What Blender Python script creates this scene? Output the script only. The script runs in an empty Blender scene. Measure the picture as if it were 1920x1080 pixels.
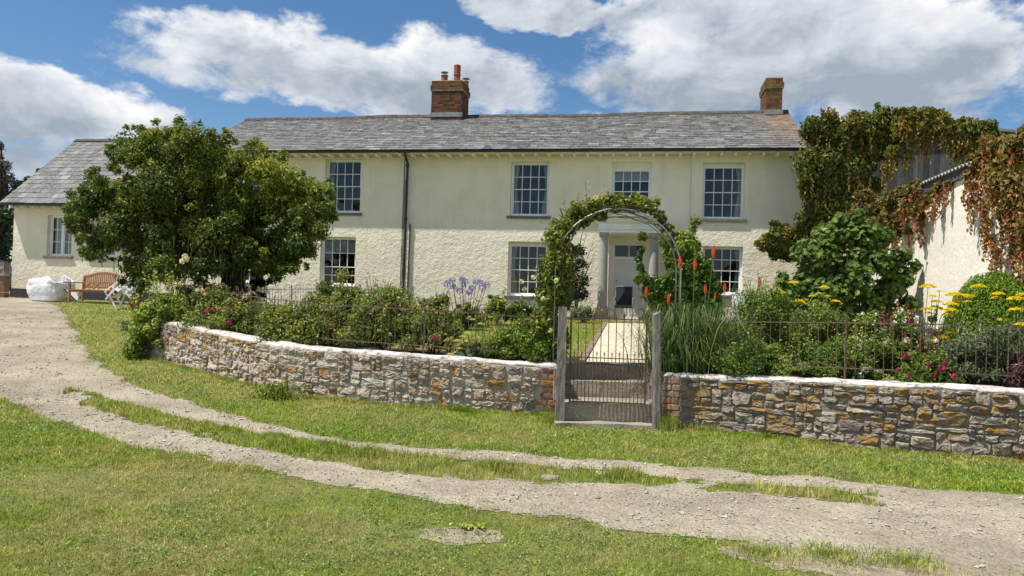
import bpy, math, random
import numpy as np
from mathutils import Vector, Matrix
random.seed(7); RNG = np.random.default_rng(7)
R_ = math.radians
sc = bpy.context.scene
COL = sc.collection

# ------------------------------------------------------------------ camera
FPX = 1387.0
PITCH = math.atan(20/FPX); ROLL = R_(1.75)
F_ = np.array([0, math.cos(PITCH), math.sin(PITCH)])
U0 = np.array([0, -math.sin(PITCH), math.cos(PITCH)])
X0 = np.array([1.0, 0, 0])
CU = U0*math.cos(ROLL) - X0*math.sin(ROLL)
CR = X0*math.cos(ROLL) + U0*math.sin(ROLL)
CAM = np.array([0, 0, 1.6])
cd = bpy.data.cameras.new('camera'); cam = bpy.data.objects.new('camera', cd); COL.objects.link(cam)
M = Matrix(((CR[0], CU[0], -F_[0], 0), (CR[1], CU[1], -F_[1], 0), (CR[2], CU[2], -F_[2], 1.6), (0, 0, 0, 1)))
cam.matrix_world = M
cd.sensor_width = 36; cd.lens = 36*FPX/1920; cd.clip_end = 3000; cd.clip_start = 0.05
sc.camera = cam

def ray(px, py): return F_ + CR*(px-960)/FPX + CU*(540-py)/FPX
def at(px, py, Y):
    d = ray(px, py); return CAM + d*(Y/d[1])

# ------------------------------------------------------------------ numeric helpers
def _h(ix, iy, s):
    n = (ix*374761393 + iy*668265263 + s*1442695041).astype(np.int64) & 0x7fffffff
    n = ((n ^ (n >> 13))*1274126177) & 0x7fffffff
    return ((n ^ (n >> 16)) & 0xffff)/65535.0
def vn(x, y, s=0):
    x = np.asarray(x, float); y = np.asarray(y, float)
    ix = np.floor(x).astype(np.int64); iy = np.floor(y).astype(np.int64)
    fx = x-ix; fy = y-iy; fx = fx*fx*(3-2*fx); fy = fy*fy*(3-2*fy)
    a = _h(ix, iy, s); b = _h(ix+1, iy, s); c = _h(ix, iy+1, s); d = _h(ix+1, iy+1, s)
    return (a*(1-fx)+b*fx)*(1-fy)+(c*(1-fx)+d*fx)*fy
def fbm(x, y, s=0, o=3):
    t = 0; a = .5; n = 0
    for k in range(o):
        t = t + a*vn(x*2**k, y*2**k, s+k*17); n += a; a *= .5
    return t/n
def unit(v):
    v = np.asarray(v, float)
    return v/np.maximum(np.linalg.norm(v, axis=-1, keepdims=True), 1e-9)
def inpoly(x, y, P):
    x = np.asarray(x); y = np.asarray(y); r = np.zeros(x.shape, bool); n = len(P)
    for i in range(n):
        x1, y1 = P[i]; x2, y2 = P[(i+1) % n]
        if y1 == y2: continue
        c = ((y1 > y) != (y2 > y)) & (x < (x2-x1)*(y-y1)/(y2-y1)+x1)
        r ^= c
    return r

# terrain: outside the garden, and the raised garden
def zout(x, y):
    y = np.asarray(y, float); x = np.asarray(x, float)
    t = np.clip(y-8, 0, None)
    z = np.where(t < 2, .07*t*t/4, .07*(t-1))
    z = np.minimum(z, 1.09)
    near = np.clip(1-(np.abs(x)/60), 0, 1)
    return z + (fbm(x*.7, y*.7, 3, 2)-.5)*.035*near
def zin(y): return .655 + .031*(np.asarray(y, float)-10)
def G(px, py):
    d = ray(px, py); lo, hi = 1.0, 80.0
    f = lambda t: (CAM+d*t)[2]-zout(*(CAM+d*t)[:2])
    for _ in range(50):
        m = (lo+hi)/2
        if f(m) > 0: lo = m
        else: hi = m
    p = CAM+d*lo; return np.array([p[0], p[1], float(zout(p[0], p[1]))])
def GI(px, py):
    d = ray(px, py); lo, hi = 1.0, 80.0
    for _ in range(50):
        m = (lo+hi)/2; p = CAM+d*m
        if p[2] > zin(p[1]): lo = m
        else: hi = m
    return CAM+d*lo

# ------------------------------------------------------------------ object helpers
def setp(o, label=None, cat=None, group=None, kind=None):
    if label: o['label'] = label
    if cat: o['category'] = cat
    if group: o['group'] = group
    if kind: o['kind'] = kind
    return o
def wloc(o):
    v = np.zeros(3)
    while o is not None:
        v += np.array(o.location); o = o.parent
    return v
def thing(name, label, cat, loc, group=None):
    o = bpy.data.objects.new(name, None); COL.objects.link(o); o.location = tuple(float(c) for c in loc)
    o.empty_display_size = .2
    return setp(o, label, cat, group)
def mk(name, V, F, mat, parent=None, tint=None, lich=None, mi=None, smooth=False, origin=None):
    """V (n,3); F list of (m,k) index arrays; tint/lich: arrays over all faces in order"""
    V = np.asarray(V, float)
    off = wloc(parent) if parent is not None else (np.asarray(origin, float) if origin is not None else np.zeros(3))
    V = V-off
    me = bpy.data.meshes.new(name)
    F = [np.asarray(f, np.int64) for f in F if len(f)]
    loops = np.concatenate([f.ravel() for f in F]); tot = np.concatenate([np.full(len(f), f.shape[1]) for f in F])
    start = np.concatenate([[0], np.cumsum(tot)[:-1]])
    me.vertices.add(len(V)); me.vertices.foreach_set('co', V.astype(np.float32).ravel())
    me.loops.add(len(loops)); me.loops.foreach_set('vertex_index', loops.astype(np.int32))
    me.polygons.add(len(tot)); me.polygons.foreach_set('loop_start', start.astype(np.int32))
    try: me.polygons.foreach_set('loop_total', tot.astype(np.int32))
    except Exception: pass
    mats = mat if isinstance(mat, (list, tuple)) else [mat]
    for m in mats: me.materials.append(m)
    if mi is not None: me.polygons.foreach_set('material_index', np.asarray(mi, np.int32))
    me.polygons.foreach_set('use_smooth', np.full(len(tot), smooth))
    for nm, arr in (('tint', tint), ('lich', lich)):
        if arr is not None:
            a = me.attributes.new(nm, 'FLOAT', 'FACE'); a.data.foreach_set('value', np.asarray(arr, np.float32))
    me.update(calc_edges=True); me.validate()
    o = bpy.data.objects.new(name, me); COL.objects.link(o)
    if parent is not None: o.parent = parent
    elif origin is not None: o.location = tuple(float(c) for c in origin)
    return o

class PB:
    def __init__(s): s.v = []; s.q = []; s.t = []; s.m = []; s.l = []
    def face(s, idx, t=.5, m=0, l=0.): s.q.append(tuple(idx)); s.t.append(t); s.m.append(m); s.l.append(l)
    def hexa(s, P, t=.5, m=0, l=0.):
        b = len(s.v); s.v += [tuple(p) for p in P]
        for f in ((0, 3, 2, 1), (4, 5, 6, 7), (0, 1, 5, 4), (1, 2, 6, 5), (2, 3, 7, 6), (3, 0, 4, 7)):
            s.face([b+i for i in f], t, m, l)
    def box(s, c, ax, ay, az, t=.5, m=0, l=0.):
        c, ax, ay, az = (np.asarray(q, float) for q in (c, ax, ay, az))
        s.hexa([c-ax-ay-az, c+ax-ay-az, c+ax+ay-az, c-ax+ay-az, c-ax-ay+az, c+ax-ay+az, c+ax+ay+az, c-ax+ay+az], t, m, l)
    def bar(s, a, b, w, h, up=(0, 0, 1), t=.5, m=0):
        a = np.asarray(a, float); b = np.asarray(b, float); d = b-a; L = np.linalg.norm(d); d = d/L
        sd = np.cross(d, up); sd = sd/np.linalg.norm(sd); u = np.cross(sd, d)
        s.box((a+b)/2, d*L/2, sd*w/2, u*h/2, t, m)
    def tube(s, P, r, n=6, t=.5, m=0, cap=True):
        P = [np.asarray(p, float) for p in P]; r = list(r) if hasattr(r, '__len__') else [r]*len(P)
        b0 = len(s.v); prev = None
        for i, p in enumerate(P):
            d = unit(P[min(i+1, len(P)-1)]-P[max(i-1, 0)])
            if prev is None:
                ref = np.array([0, 0, 1.]) if abs(d[2]) < .9 else np.array([1., 0, 0]); a = unit(np.cross(d, ref))
            else: a = unit(prev-d*np.dot(prev, d))
            prev = a; bb = np.cross(d, a)
            for k in range(n):
                th = 2*math.pi*k/n; s.v.append(tuple(p+(a*math.cos(th)+bb*math.sin(th))*r[i]))
        for i in range(len(P)-1):
            for k in range(n):
                s.face((b0+i*n+k, b0+i*n+(k+1) % n, b0+(i+1)*n+(k+1) % n, b0+(i+1)*n+k), t, m)
        if cap:
            s.face([b0+k for k in range(n)][::-1], t, m); s.face([b0+(len(P)-1)*n+k for k in range(n)], t, m)
    def lathe(s, c, prof, n=16, axis=(0, 0, 1), t=.5, m=0, jit=0):
        c = np.asarray(c, float); d = unit(axis); ref = np.array([1., 0, 0]) if abs(d[0]) < .9 else np.array([0, 1., 0])
        a = unit(np.cross(d, ref)); bb = np.cross(d, a); b0 = len(s.v)
        for r, z in prof:
            for k in range(n):
                th = 2*math.pi*k/n; rr = r*(1+jit*random.uniform(-1, 1)); s.v.append(tuple(c+d*z+(a*math.cos(th)+bb*math.sin(th))*rr))
        for i in range(len(prof)-1):
            for k in range(n): s.face((b0+i*n+k, b0+i*n+(k+1) % n, b0+(i+1)*n+(k+1) % n, b0+(i+1)*n+k), t, m)
        s.face([b0+k for k in range(n)][::-1], t, m); s.face([b0+(len(prof)-1)*n+k for k in range(n)], t, m)
    def grid(s, fn, nu, nv, t=.5, m=0):
        b = len(s.v)
        for j in range(nv+1):
            for i in range(nu+1): s.v.append(tuple(fn(i/nu, j/nv)))
        for j in range(nv):
            for i in range(nu):
                a = b+j*(nu+1)+i; s.face((a, a+1, a+nu+2, a+nu+1), t, m)
    def build(s, name, mat, parent=None, smooth=False, origin=None, bevel=0):
        by = {}
        for q, t, m, l in zip(s.q, s.t, s.m, s.l): by.setdefault(len(q), []).append((q, t, m, l))
        F = []; T = []; Mi = []; L = []
        for k, lst in by.items():
            F.append(np.array([x[0] for x in lst])); T += [x[1] for x in lst]; Mi += [x[2] for x in lst]; L += [x[3] for x in lst]
        o = mk(name, s.v, F, mat, parent, T, L, Mi, smooth, origin)
        if bevel:
            b = o.modifiers.new('b', 'BEVEL'); b.width = bevel; b.segments = 2; b.limit_method = 'ANGLE'
        return o

# ------------------------------------------------------------------ materials
class NT:
    def __init__(s, name):
        s.m = bpy.data.materials.new(name); s.m.use_nodes = True; s.n = s.m.node_tree.nodes; s.l = s.m.node_tree.links
        s.p = s.n['Principled BSDF']; s.out = s.n['Material Output']; s.tc = s.n.new('ShaderNodeTexCoord')
    def noise(s, scale, detail=4, rough=.55, dist=0, vec=None):
        n = s.n.new('ShaderNodeTexNoise'); n.inputs['Scale'].default_value = scale; n.inputs['Detail'].default_value = detail
        n.inputs['Roughness'].default_value = rough; n.inputs['Distortion'].default_value = dist
        s.l.new(vec if vec is not None else s.tc.outputs['Object'], n.inputs['Vector']); return n.outputs['Fac']
    def ramp(s, fac, stops, interp='LINEAR'):
        r = s.n.new('ShaderNodeValToRGB'); e = r.color_ramp; e.interpolation = interp
        while len(e.elements) < len(stops): e.elements.new(.5)
        for el, (p, c) in zip(e.elements, stops):
            el.position = p; el.color = (c, c, c, 1) if not hasattr(c, '__len__') else (*c, 1)
        s.l.new(fac, r.inputs['Fac']); return r.outputs['Color']
    def mix(s, fac, a, b, mode='MIX'):
        n = s.n.new('ShaderNodeMix'); n.data_type = 'RGBA'; n.blend_type = mode
        for sock, v in ((n.inputs[0], fac), (n.inputs[6], a), (n.inputs[7], b)):
            if isinstance(v, bpy.types.NodeSocket): s.l.new(v, sock)
            elif hasattr(v, '__len__'): sock.default_value = (*v, 1)
            else: sock.default_value = v
        return n.outputs[2]
    def math(s, op, a, b=0.):
        n = s.n.new('ShaderNodeMath'); n.operation = op
        for sock, v in ((n.inputs[0], a), (n.inputs[1], b)):
            if isinstance(v, bpy.types.NodeSocket): s.l.new(v, sock)
            else: sock.default_value = v
        return n.outputs[0]
    def attr(s, name):
        n = s.n.new('ShaderNodeAttribute'); n.attribute_name = name; return n.outputs['Fac']
    def scaled(s, v):
        n = s.n.new('ShaderNodeMapping'); n.inputs['Scale'].default_value = v; s.l.new(s.tc.outputs['Object'], n.inputs['Vector']); return n.outputs['Vector']
    def bump(s, h, strength, dist, normal=None):
        n = s.n.new('ShaderNodeBump'); n.inputs['Strength'].default_value = strength; n.inputs['Distance'].default_value = dist
        s.l.new(h, n.inputs['Height'])
        if normal is not None: s.l.new(normal, n.inputs['Normal'])
        s.l.new(n.outputs[0], s.p.inputs['Normal']); return n.outputs[0]
    def base(s, c, rough=.7, spec=.4, metal=0):
        if isinstance(c, bpy.types.NodeSocket): s.l.new(c, s.p.inputs['Base Color'])
        else: s.p.inputs['Base Color'].default_value = (*c, 1)
        s.p.inputs['Roughness'].default_value = rough; s.p.inputs['Specular IOR Level'].default_value = spec; s.p.inputs['Metallic'].default_value = metal
        return s.m

def simple(name, c, rough=.6, spec=.4, metal=0, var=.25, scale=8, bump=0, bscale=60):
    k = NT(name); lo = tuple(x*(1-var) for x in c); hi = tuple(min(1, x*(1+var)) for x in c)
    col = k.ramp(k.noise(scale, 5), [(.3, lo), (.7, hi)])
    if bump: k.bump(k.noise(bscale, 4), 1.0, bump)
    return k.base(col, rough, spec, metal)

def leafmat(name, stops, trans=.28, rough=.5, spec=.35, gain=1.5):
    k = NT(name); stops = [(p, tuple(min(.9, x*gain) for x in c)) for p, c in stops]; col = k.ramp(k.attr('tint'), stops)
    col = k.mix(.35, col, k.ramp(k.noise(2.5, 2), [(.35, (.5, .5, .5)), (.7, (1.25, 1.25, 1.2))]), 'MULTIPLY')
    k.base(col, rough, spec)
    tr = k.n.new('ShaderNodeBsdfTranslucent'); c2 = k.mix(1.0, col, (1.25, 1.2, .55), 'MULTIPLY'); k.l.new(c2, tr.inputs['Color'])
    mx = k.n.new('ShaderNodeMixShader'); mx.inputs[0].default_value = trans
    k.l.new(k.p.outputs[0], mx.inputs[1]); k.l.new(tr.outputs[0], mx.inputs[2]); k.l.new(mx.outputs[0], k.out.inputs['Surface'])
    return k.m

def render_wall(name, col, rough_z, amp):
    k = NT(name)
    n1 = k.noise(1.1, 6, .6); c = k.ramp(n1, [(.3, tuple(x*.9 for x in col)), (.55, col), (.8, tuple(min(1, x*1.04) for x in col))])
    st = k.noise(1.0, 5, .7, 0, k.scaled((3.5, 3.5, .35)))
    c = k.mix(k.ramp(st, [(.52, 0.), (.80, .5)]), c, tuple(x*.66 for x in col))
    c = k.mix(k.ramp(k.noise(.9, 7, .7), [(.56, 0.), (.74, .35)]), c, tuple(x*y for x, y in zip(col, (.70, .72, .66))))
    a = k.noise(8, 7, .65, .25); b = k.noise(26, 4, .6); d = k.noise(2.2, 3, .5)
    # rendered rubble is lumpier low down than up under the eaves
    sx = k.n.new('ShaderNodeSeparateXYZ'); k.l.new(k.tc.outputs['Object'], sx.inputs[0])
    zz = k.math('ADD', sx.outputs['Z'], k.math('MULTIPLY', k.noise(.6, 2), .8))
    am = k.n.new('ShaderNodeMapRange'); am.inputs['From Min'].default_value = rough_z+.2; am.inputs['From Max'].default_value = rough_z+1.1
    am.inputs['To Min'].default_value = 1.0; am.inputs['To Max'].default_value = .35; k.l.new(zz, am.inputs['Value'])
    h = k.math('ADD', k.math('ADD', k.math('MULTIPLY', a, 1.0), k.math('MULTIPLY', b, .35)), k.math('MULTIPLY', d, .8))
    h = k.math('MULTIPLY', h, am.outputs[0]); k.bump(h, 1.0, amp)
    return k.base(c, .85, .15)

CREAM = render_wall('cream_render', (.80, .745, .585), 2.6, .038)
CREAMW = render_wall('pale_render', (.86, .81, .68), -9, .035)
WHITE = simple('white_paint', (.78, .79, .79), .45, .4, var=.06)
BLACK = simple('black_iron', (.018, .018, .02), .4, .5, var=.3)
STONE = simple('sill_slate', (.16, .15, .14), .8, .3, var=.4, scale=12, bump=.004)
PLINTH = simple('plinth_paint', (.045, .045, .055), .7, .3, var=.3)
CURT = simple('curtain_cloth', (.62, .62, .60), .9, .1, var=.1)
LEAD = simple('lead', (.20, .21, .23), .55, .5, var=.35, scale=5)
PORCH = simple('porch_paint', (.80, .79, .76), .55, .35, var=.08, scale=4)
GRAN = simple('column_granite', (.34, .325, .295), .8, .25, var=.22, scale=30, bump=.003)
PEDE = simple('pedestal_stone', (.36, .28, .16), .85, .2, var=.35, scale=9, bump=.006)
DOORP = simple('door_paint', (.68, .67, .64), .45, .4, var=.05)
TERRA = simple('terracotta', (.27, .095, .055), .8, .2, var=.3, scale=14)
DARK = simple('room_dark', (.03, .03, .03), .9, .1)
PLAST = simple('white_plastic', (.80, .80, .80), .35, .5, var=.04)
TEAK = simple('teak', (.33, .155, .07), .6, .3, var=.3, scale=18)
GREYM = simple('grey_metal', (.25, .26, .28), .4, .5, .3, var=.15)
MESHF = simple('grey_mesh_fabric', (.035, .037, .04), .9, .1, var=.2)
TUBE = simple('galvanised_tube', (.36, .36, .36), .45, .5, .6, var=.2, scale=20)

def mat_glass():
    k = NT('window_glass'); k.n.remove(k.p)
    g = k.n.new('ShaderNodeBsdfGlossy'); g.inputs['Roughness'].default_value = .015; g.inputs['Color'].default_value = (.9, .95, 1, 1)
    t = k.n.new('ShaderNodeBsdfTransparent'); t.inputs['Color'].default_value = (.8, .83, .83, 1)
    fr = k.n.new('ShaderNodeFresnel'); fr.inputs['IOR'].default_value = 1.62
    b = k.n.new('ShaderNodeBump'); b.inputs['Strength'].default_value = .12; b.inputs['Distance'].default_value = .02
    k.l.new(k.noise(2.5, 2), b.inputs['Height']); k.l.new(b.outputs[0], g.inputs['Normal'])
    m = k.n.new('ShaderNodeMixShader'); k.l.new(fr.outputs[0], m.inputs[0]); k.l.new(t.outputs[0], m.inputs[1]); k.l.new(g.outputs[0], m.inputs[2])
    k.l.new(m.outputs[0], k.out.inputs['Surface']); return k.m
GLASS = mat_glass()

def mat_slate():
    k = NT('roof_slate')
    c = k.ramp(k.attr('tint'), [(0, (.045, .045, .047)), (.35, (.095, .094, .093)), (.7, (.16, .158, .15)), (1, (.27, .265, .25))])
    c = k.mix(k.ramp(k.noise(11, 6, .7), [(.45, 0.), (.72, .75)]), c, (.30, .30, .27))
    c = k.mix(k.ramp(k.noise(5, 5, .7), [(.52, 0.), (.7, .6)]), c, (.06, .06, .062))
    o = k.math('MULTIPLY', k.ramp(k.noise(4.5, 6, .7), [(.42, 0.), (.58, 1.)]), k.attr('lich'))
    c = k.mix(o, c, (.42, .22, .07)); k.bump(k.noise(40, 4), 1, .006)
    return k.base(c, .7, .35)
SLATE = mat_slate()
def mat_brick(lich=.5):
    k = NT('old_brick')
    c = k.ramp(k.attr('tint'), [(0, (.04, .02, .016)), (.5, (.105, .042, .028)), (1, (.17, .08, .05))])
    c = k.mix(k.ramp(k.noise(14, 6, .7), [(.5, 0.), (.75, .6)]), c, (.09, .07, .055))
    o = k.math('MULTIPLY', k.ramp(k.noise(6, 6, .7), [(.4, 0.), (.55, 1.)]), k.attr('lich'))
    c = k.mix(o, c, (.20, .13, .03)); k.bump(k.noise(50, 4), 1, .006)
    return k.base(c, .9, .15)
BRICK = mat_brick()
MORT = simple('brick_mortar', (.26, .23, .19), .95, .1, var=.3, scale=10)
def mat_rubble(name='rubble_stone', gain=1., dark=.85):
    k = NT(name)
    c = k.ramp(k.attr('tint'), [(0, (.20, .16, .14)), (.2, (.37, .30, .25)), (.45, (.40, .36, .29)), (.62, (.42, .345, .28)), (.8, (.50, .43, .33)), (1, (.28, .20, .14))])
    c = k.mix(1., c, (gain, gain, gain), 'MULTIPLY') if gain != 1. else c
    c = k.mix(k.ramp(k.noise(18, 9, .75), [(.36, dark), (.52, 0.)]), c, (.12, .10, .085))
    c = k.mix(k.ramp(k.noise(11, 9, .8), [(.57, 0.), (.63, .7)]), c, (.60, .57, .51))
    o = k.math('MULTIPLY', k.ramp(k.noise(9, 8, .75), [(.46, 0.), (.54, 1.)]), k.attr('lich'))
    c = k.mix(o, c, k.ramp(k.noise(30, 4), [(.3, (.26, .13, .03)), (.7, (.46, .27, .07))]))
    b = k.bump(k.noise(24, 9, .75), 1, .035)
    return k.base(c, .92, .15)
RUB = mat_rubble(); RUBL = mat_rubble('pale_rubble_stone', 1.3, .6)
def mat_mortar(name, col):
    k = NT(name); c = k.ramp(k.noise(9, 7, .7), [(.3, tuple(x*.6 for x in col)), (.6, col)]); k.bump(k.noise(30, 8, .75), 1, .04)
    return k.base(c, .95, .1)
MORTL = mat_mortar('lime_mortar', (.62, .57, .50)); MORTR = mat_mortar('grey_mortar', (.33, .30, .27))
def mat_cap():
    k = NT('whitewashed_cap'); c = k.ramp(k.noise(7, 8, .75), [(.40, (.22, .19, .165)), (.49, (.52, .49, .45)), (.66, (.72, .70, .67))])
    k.bump(k.noise(25, 6, .7), 1, .015); return k.base(c, .9, .15)
CAPM = mat_cap()
def mat_granite():
    k = NT('step_granite'); c = k.ramp(k.noise(45, 6, .7), [(.3, (.20, .175, .135)), (.55, (.40, .355, .28)), (.75, (.58, .53, .44))])
    c = k.mix(k.ramp(k.noise(3, 5, .6), [(.45, 0.), (.7, .6)]), c, (.24, .20, .13)); k.bump(k.noise(30, 6, .7), 1, .03)
    return k.base(c, .9, .2)
STEPM = mat_granite()
def mat_wood():
    k = NT('weathered_oak'); v = k.scaled((1, 1, .12)); c = k.ramp(k.noise(38, 8, .7, .3, v), [(.32, (.07, .06, .05)), (.5, (.22, .20, .18)), (.7, (.36, .34, .31))])
    k.bump(k.noise(40, 6, .7, .3, v), 1, .015); return k.base(c, .9, .15)
OAK = mat_wood()
def mat_rust():
    k = NT('rusted_iron'); c = k.ramp(k.noise(28, 6, .7), [(.35, (.06, .045, .038)), (.5, (.13, .088, .066)), (.7, (.26, .20, .155))]); return k.base(c, .75, .35, .2)
RUST = mat_rust()
def mat_board():
    k = NT('barn_board'); v = k.scaled((1, 1, .1)); c = k.ramp(k.attr('tint'), [(0, (.055, .06, .065)), (1, (.13, .135, .14))])
    c = k.mix(.6, c, k.ramp(k.noise(20, 6, .6, 0, v), [(.3, (.4, .4, .4)), (.7, (1.3, 1.3, 1.3))]), 'MULTIPLY'); return k.base(c, .8, .2)
BOARD = mat_board()

# grass & ground
def grasscol(k, tint=True):
    n1 = k.noise(.55, 7, .68); n2 = k.noise(3.2, 6, .7)
    g = k.ramp(n2, [(.3, (.125, .195, .018)), (.5, (.21, .295, .030)), (.7, (.32, .39, .06))])
    y = k.ramp(n1, [(.42, 0.), (.60, .8)])
    c = k.mix(y, g, k.ramp(n2, [(.3, (.27, .26, .09)), (.7, (.46, .40, .18))]))
    c = k.mix(1., c, k.ramp(k.noise(11, 4, .7), [(.32, (.62, .66, .6)), (.6, (1.1, 1.1, 1.1)), (.75, (1.35, 1.3, 1.3))]), 'MULTIPLY')
    return c
def mat_ground():
    k = NT('lawn_soil'); c = k.mix(.62, grasscol(k), k.ramp(k.noise(26, 6, .7), [(.3, (.08, .085, .025)), (.7, (.26, .23, .11))]))
    k.bump(k.noise(45, 6, .7), 1, .03); return k.base(c, .95, .1)
GROUND = mat_ground()
def mat_blade():
    k = NT('grass_blade'); c = grasscol(k); c = k.mix(1.0, c, k.ramp(k.attr('tint'), [(0, (.55, .60, .5)), (.5, (1.2, 1.2, 1.1)), (.85, (1.8, 1.65, 1.4)), (1, (2.5, 2.0, 2.3))]), 'MULTIPLY')
    k.base(c, .55, .3)
    tr = k.n.new('ShaderNodeBsdfTranslucent'); k.l.new(k.mix(1., c, (1.2, 1.2, .6), 'MULTIPLY'), tr.inputs['Color'])
    mx = k.n.new('ShaderNodeMixShader'); mx.inputs[0].default_value = .3
    k.l.new(k.p.outputs[0], mx.inputs[1]); k.l.new(tr.outputs[0], mx.inputs[2]); k.l.new(mx.outputs[0], k.out.inputs['Surface'])
    return k.m
BLADE = mat_blade()
def mat_gravel():
    k = NT('track_gravel')
    v = k.n.new('ShaderNodeTexVoronoi'); v.inputs['Scale'].default_value = 38; k.l.new(k.tc.outputs['Object'], v.inputs['Vector'])
    v2 = k.n.new('ShaderNodeTexVoronoi'); v2.inputs['Scale'].default_value = 90; k.l.new(k.tc.outputs['Object'], v2.inputs['Vector'])
    base = k.ramp(k.noise(.8, 5, .6), [(.35, (.25, .215, .16)), (.6, (.37, .325, .245))])
    st = k.ramp(v.outputs['Color'], [(.1, (.6, .6, .6)), (.6, (1.05, 1.03, 1.0)), (1, (1.35, 1.33, 1.3))])
    c = k.mix(.55, base, st, 'MULTIPLY'); c = k.mix(k.ramp(k.noise(2.2, 6, .7), [(.5, 0.), (.68, .5)]), c, (.19, .16, .12))
    h = k.math('ADD', k.math('MULTIPLY', k.math('SUBTRACT', 1., v.outputs['Distance']), .8), k.math('MULTIPLY', v2.outputs['Distance'], -.3))
    k.bump(h, .8, .02); return k.base(c, .95, .1)
GRAVEL = mat_gravel()
def mat_pebble():
    k = NT('loose_stone'); c = k.ramp(k.attr('tint'), [(0, (.20, .175, .145)), (.5, (.37, .33, .27)), (1, (.55, .51, .44))]); return k.base(c, .9, .15)
PEB = mat_pebble()
SOIL = simple('bed_soil', (.05, .036, .024), .95, .1, var=.4, scale=14, bump=.03, bscale=20)
PATCH = simple('bare_earth', (.27, .225, .16), .95, .1, var=.3, scale=10, bump=.02, bscale=30)
def mat_paving():
    k = NT('cream_paving'); b = k.n.new('ShaderNodeTexBrick'); b.inputs['Scale'].default_value = 1; b.inputs['Brick Width'].default_value = .22; b.inputs['Row Height'].default_value = .15
    b.inputs['Mortar Size'].default_value = .006; b.inputs['Color1'].default_value = (.62, .55, .40, 1); b.inputs['Color2'].default_value = (.52, .46, .34, 1); b.inputs['Mortar'].default_value = (.30, .26, .19, 1)
    k.l.new(k.tc.outputs['Object'], b.inputs['Vector']); c = k.mix(.4, b.outputs['Color'], k.ramp(k.noise(6, 6, .7), [(.3, (.75, .75, .75)), (.7, (1.1, 1.1, 1.1))]), 'MULTIPLY')
    return k.base(c, .9, .15)
PAVE = mat_paving()

g = lambda *a: a
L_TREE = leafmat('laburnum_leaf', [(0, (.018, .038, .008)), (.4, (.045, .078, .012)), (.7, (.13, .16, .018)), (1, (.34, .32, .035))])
L_ROSE = leafmat('rose_leaf', [(0, (.035, .060, .012)), (.5, (.11, .15, .026)), (.8, (.22, .23, .045)), (.93, (.30, .22, .07)), (1, (.28, .08, .045))])
L_HEDGE = leafmat('hedge_leaf', [(0, (.04, .075, .012)), (.6, (.15, .21, .028)), (1, (.36, .38, .07))])
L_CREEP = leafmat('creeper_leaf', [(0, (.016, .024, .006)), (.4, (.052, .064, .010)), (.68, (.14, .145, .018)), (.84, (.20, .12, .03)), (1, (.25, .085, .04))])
L_RUSTY = leafmat('reddened_creeper_leaf', [(0, (.05, .055, .014)), (.4, (.13, .115, .024)), (.7, (.25, .14, .05)), (1, (.34, .09, .055))])
L_FIG = leafmat('fig_leaf', [(0, (.022, .045, .008)), (.5, (.055, .095, .018)), (.85, (.11, .165, .035)), (1, (.22, .27, .06))], .3, .6, .15)
L_BOX = leafmat('box_leaf', [(0, (.03, .065, .004)), (.5, (.085, .155, .008)), (1, (.19, .27, .015))])
L_DARK = leafmat('ivy_leaf', [(0, (.014, .024, .012)), (.5, (.035, .055, .024)), (1, (.09, .12, .055))])
L_GLOS = leafmat('glossy_leaf', [(0, (.02, .05, .008)), (.5, (.055, .115, .012)), (1, (.16, .22, .03))], .2, .35, .5)
L_STRAP = leafmat('strap_leaf', [(0, (.02, .045, .010)), (.5, (.055, .10, .022)), (.85, (.13, .18, .05)), (1, (.42, .42, .20))])
L_GREY = leafmat('grey_leaf', [(0, (.06, .085, .045)), (.5, (.12, .155, .075)), (1, (.24, .28, .16))])
L_PLUM = leafmat('plum_leaf', [(0, (.03, .015, .015)), (.6, (.09, .035, .04)), (1, (.14, .09, .04))])
TWIG = simple('twig', (.10, .075, .045), .9, .1, var=.3)
GSTEM = simple('green_stem', (.10, .15, .05), .8, .2, var=.2)
BARK = simple('bark', (.055, .045, .032), .95, .1, var=.45, scale=14, bump=.02, bscale=18)
def petal(name, a, b): return leafmat(name, [(0, a), (1, b)], .25, .6, .2, 1.)
P_YEL = petal('yellow_petal', (.72, .56, .01), (.90, .78, .04)); P_PALE = petal('pale_yellow_petal', (.62, .55, .16), (.80, .75, .36))
P_RED = petal('poker_petal', (.72, .07, .03), (.85, .22, .08)); P_BLUE = petal('blue_petal', (.17, .16, .50), (.34, .32, .72))
P_PINK = petal('magenta_petal', (.26, .02, .07), (.50, .05, .16)); P_WHT = petal('white_petal', (.72, .72, .66), (.85, .85, .82))
P_PEACH = petal('peach_petal', (.72, .50, .30), (.82, .70, .52)); P_HOT = petal('hot_pink_petal', (.55, .03, .24), (.70, .10, .36)); P_CREAM = petal('cream_petal', (.75, .68, .40), (.85, .80, .60))

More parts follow.
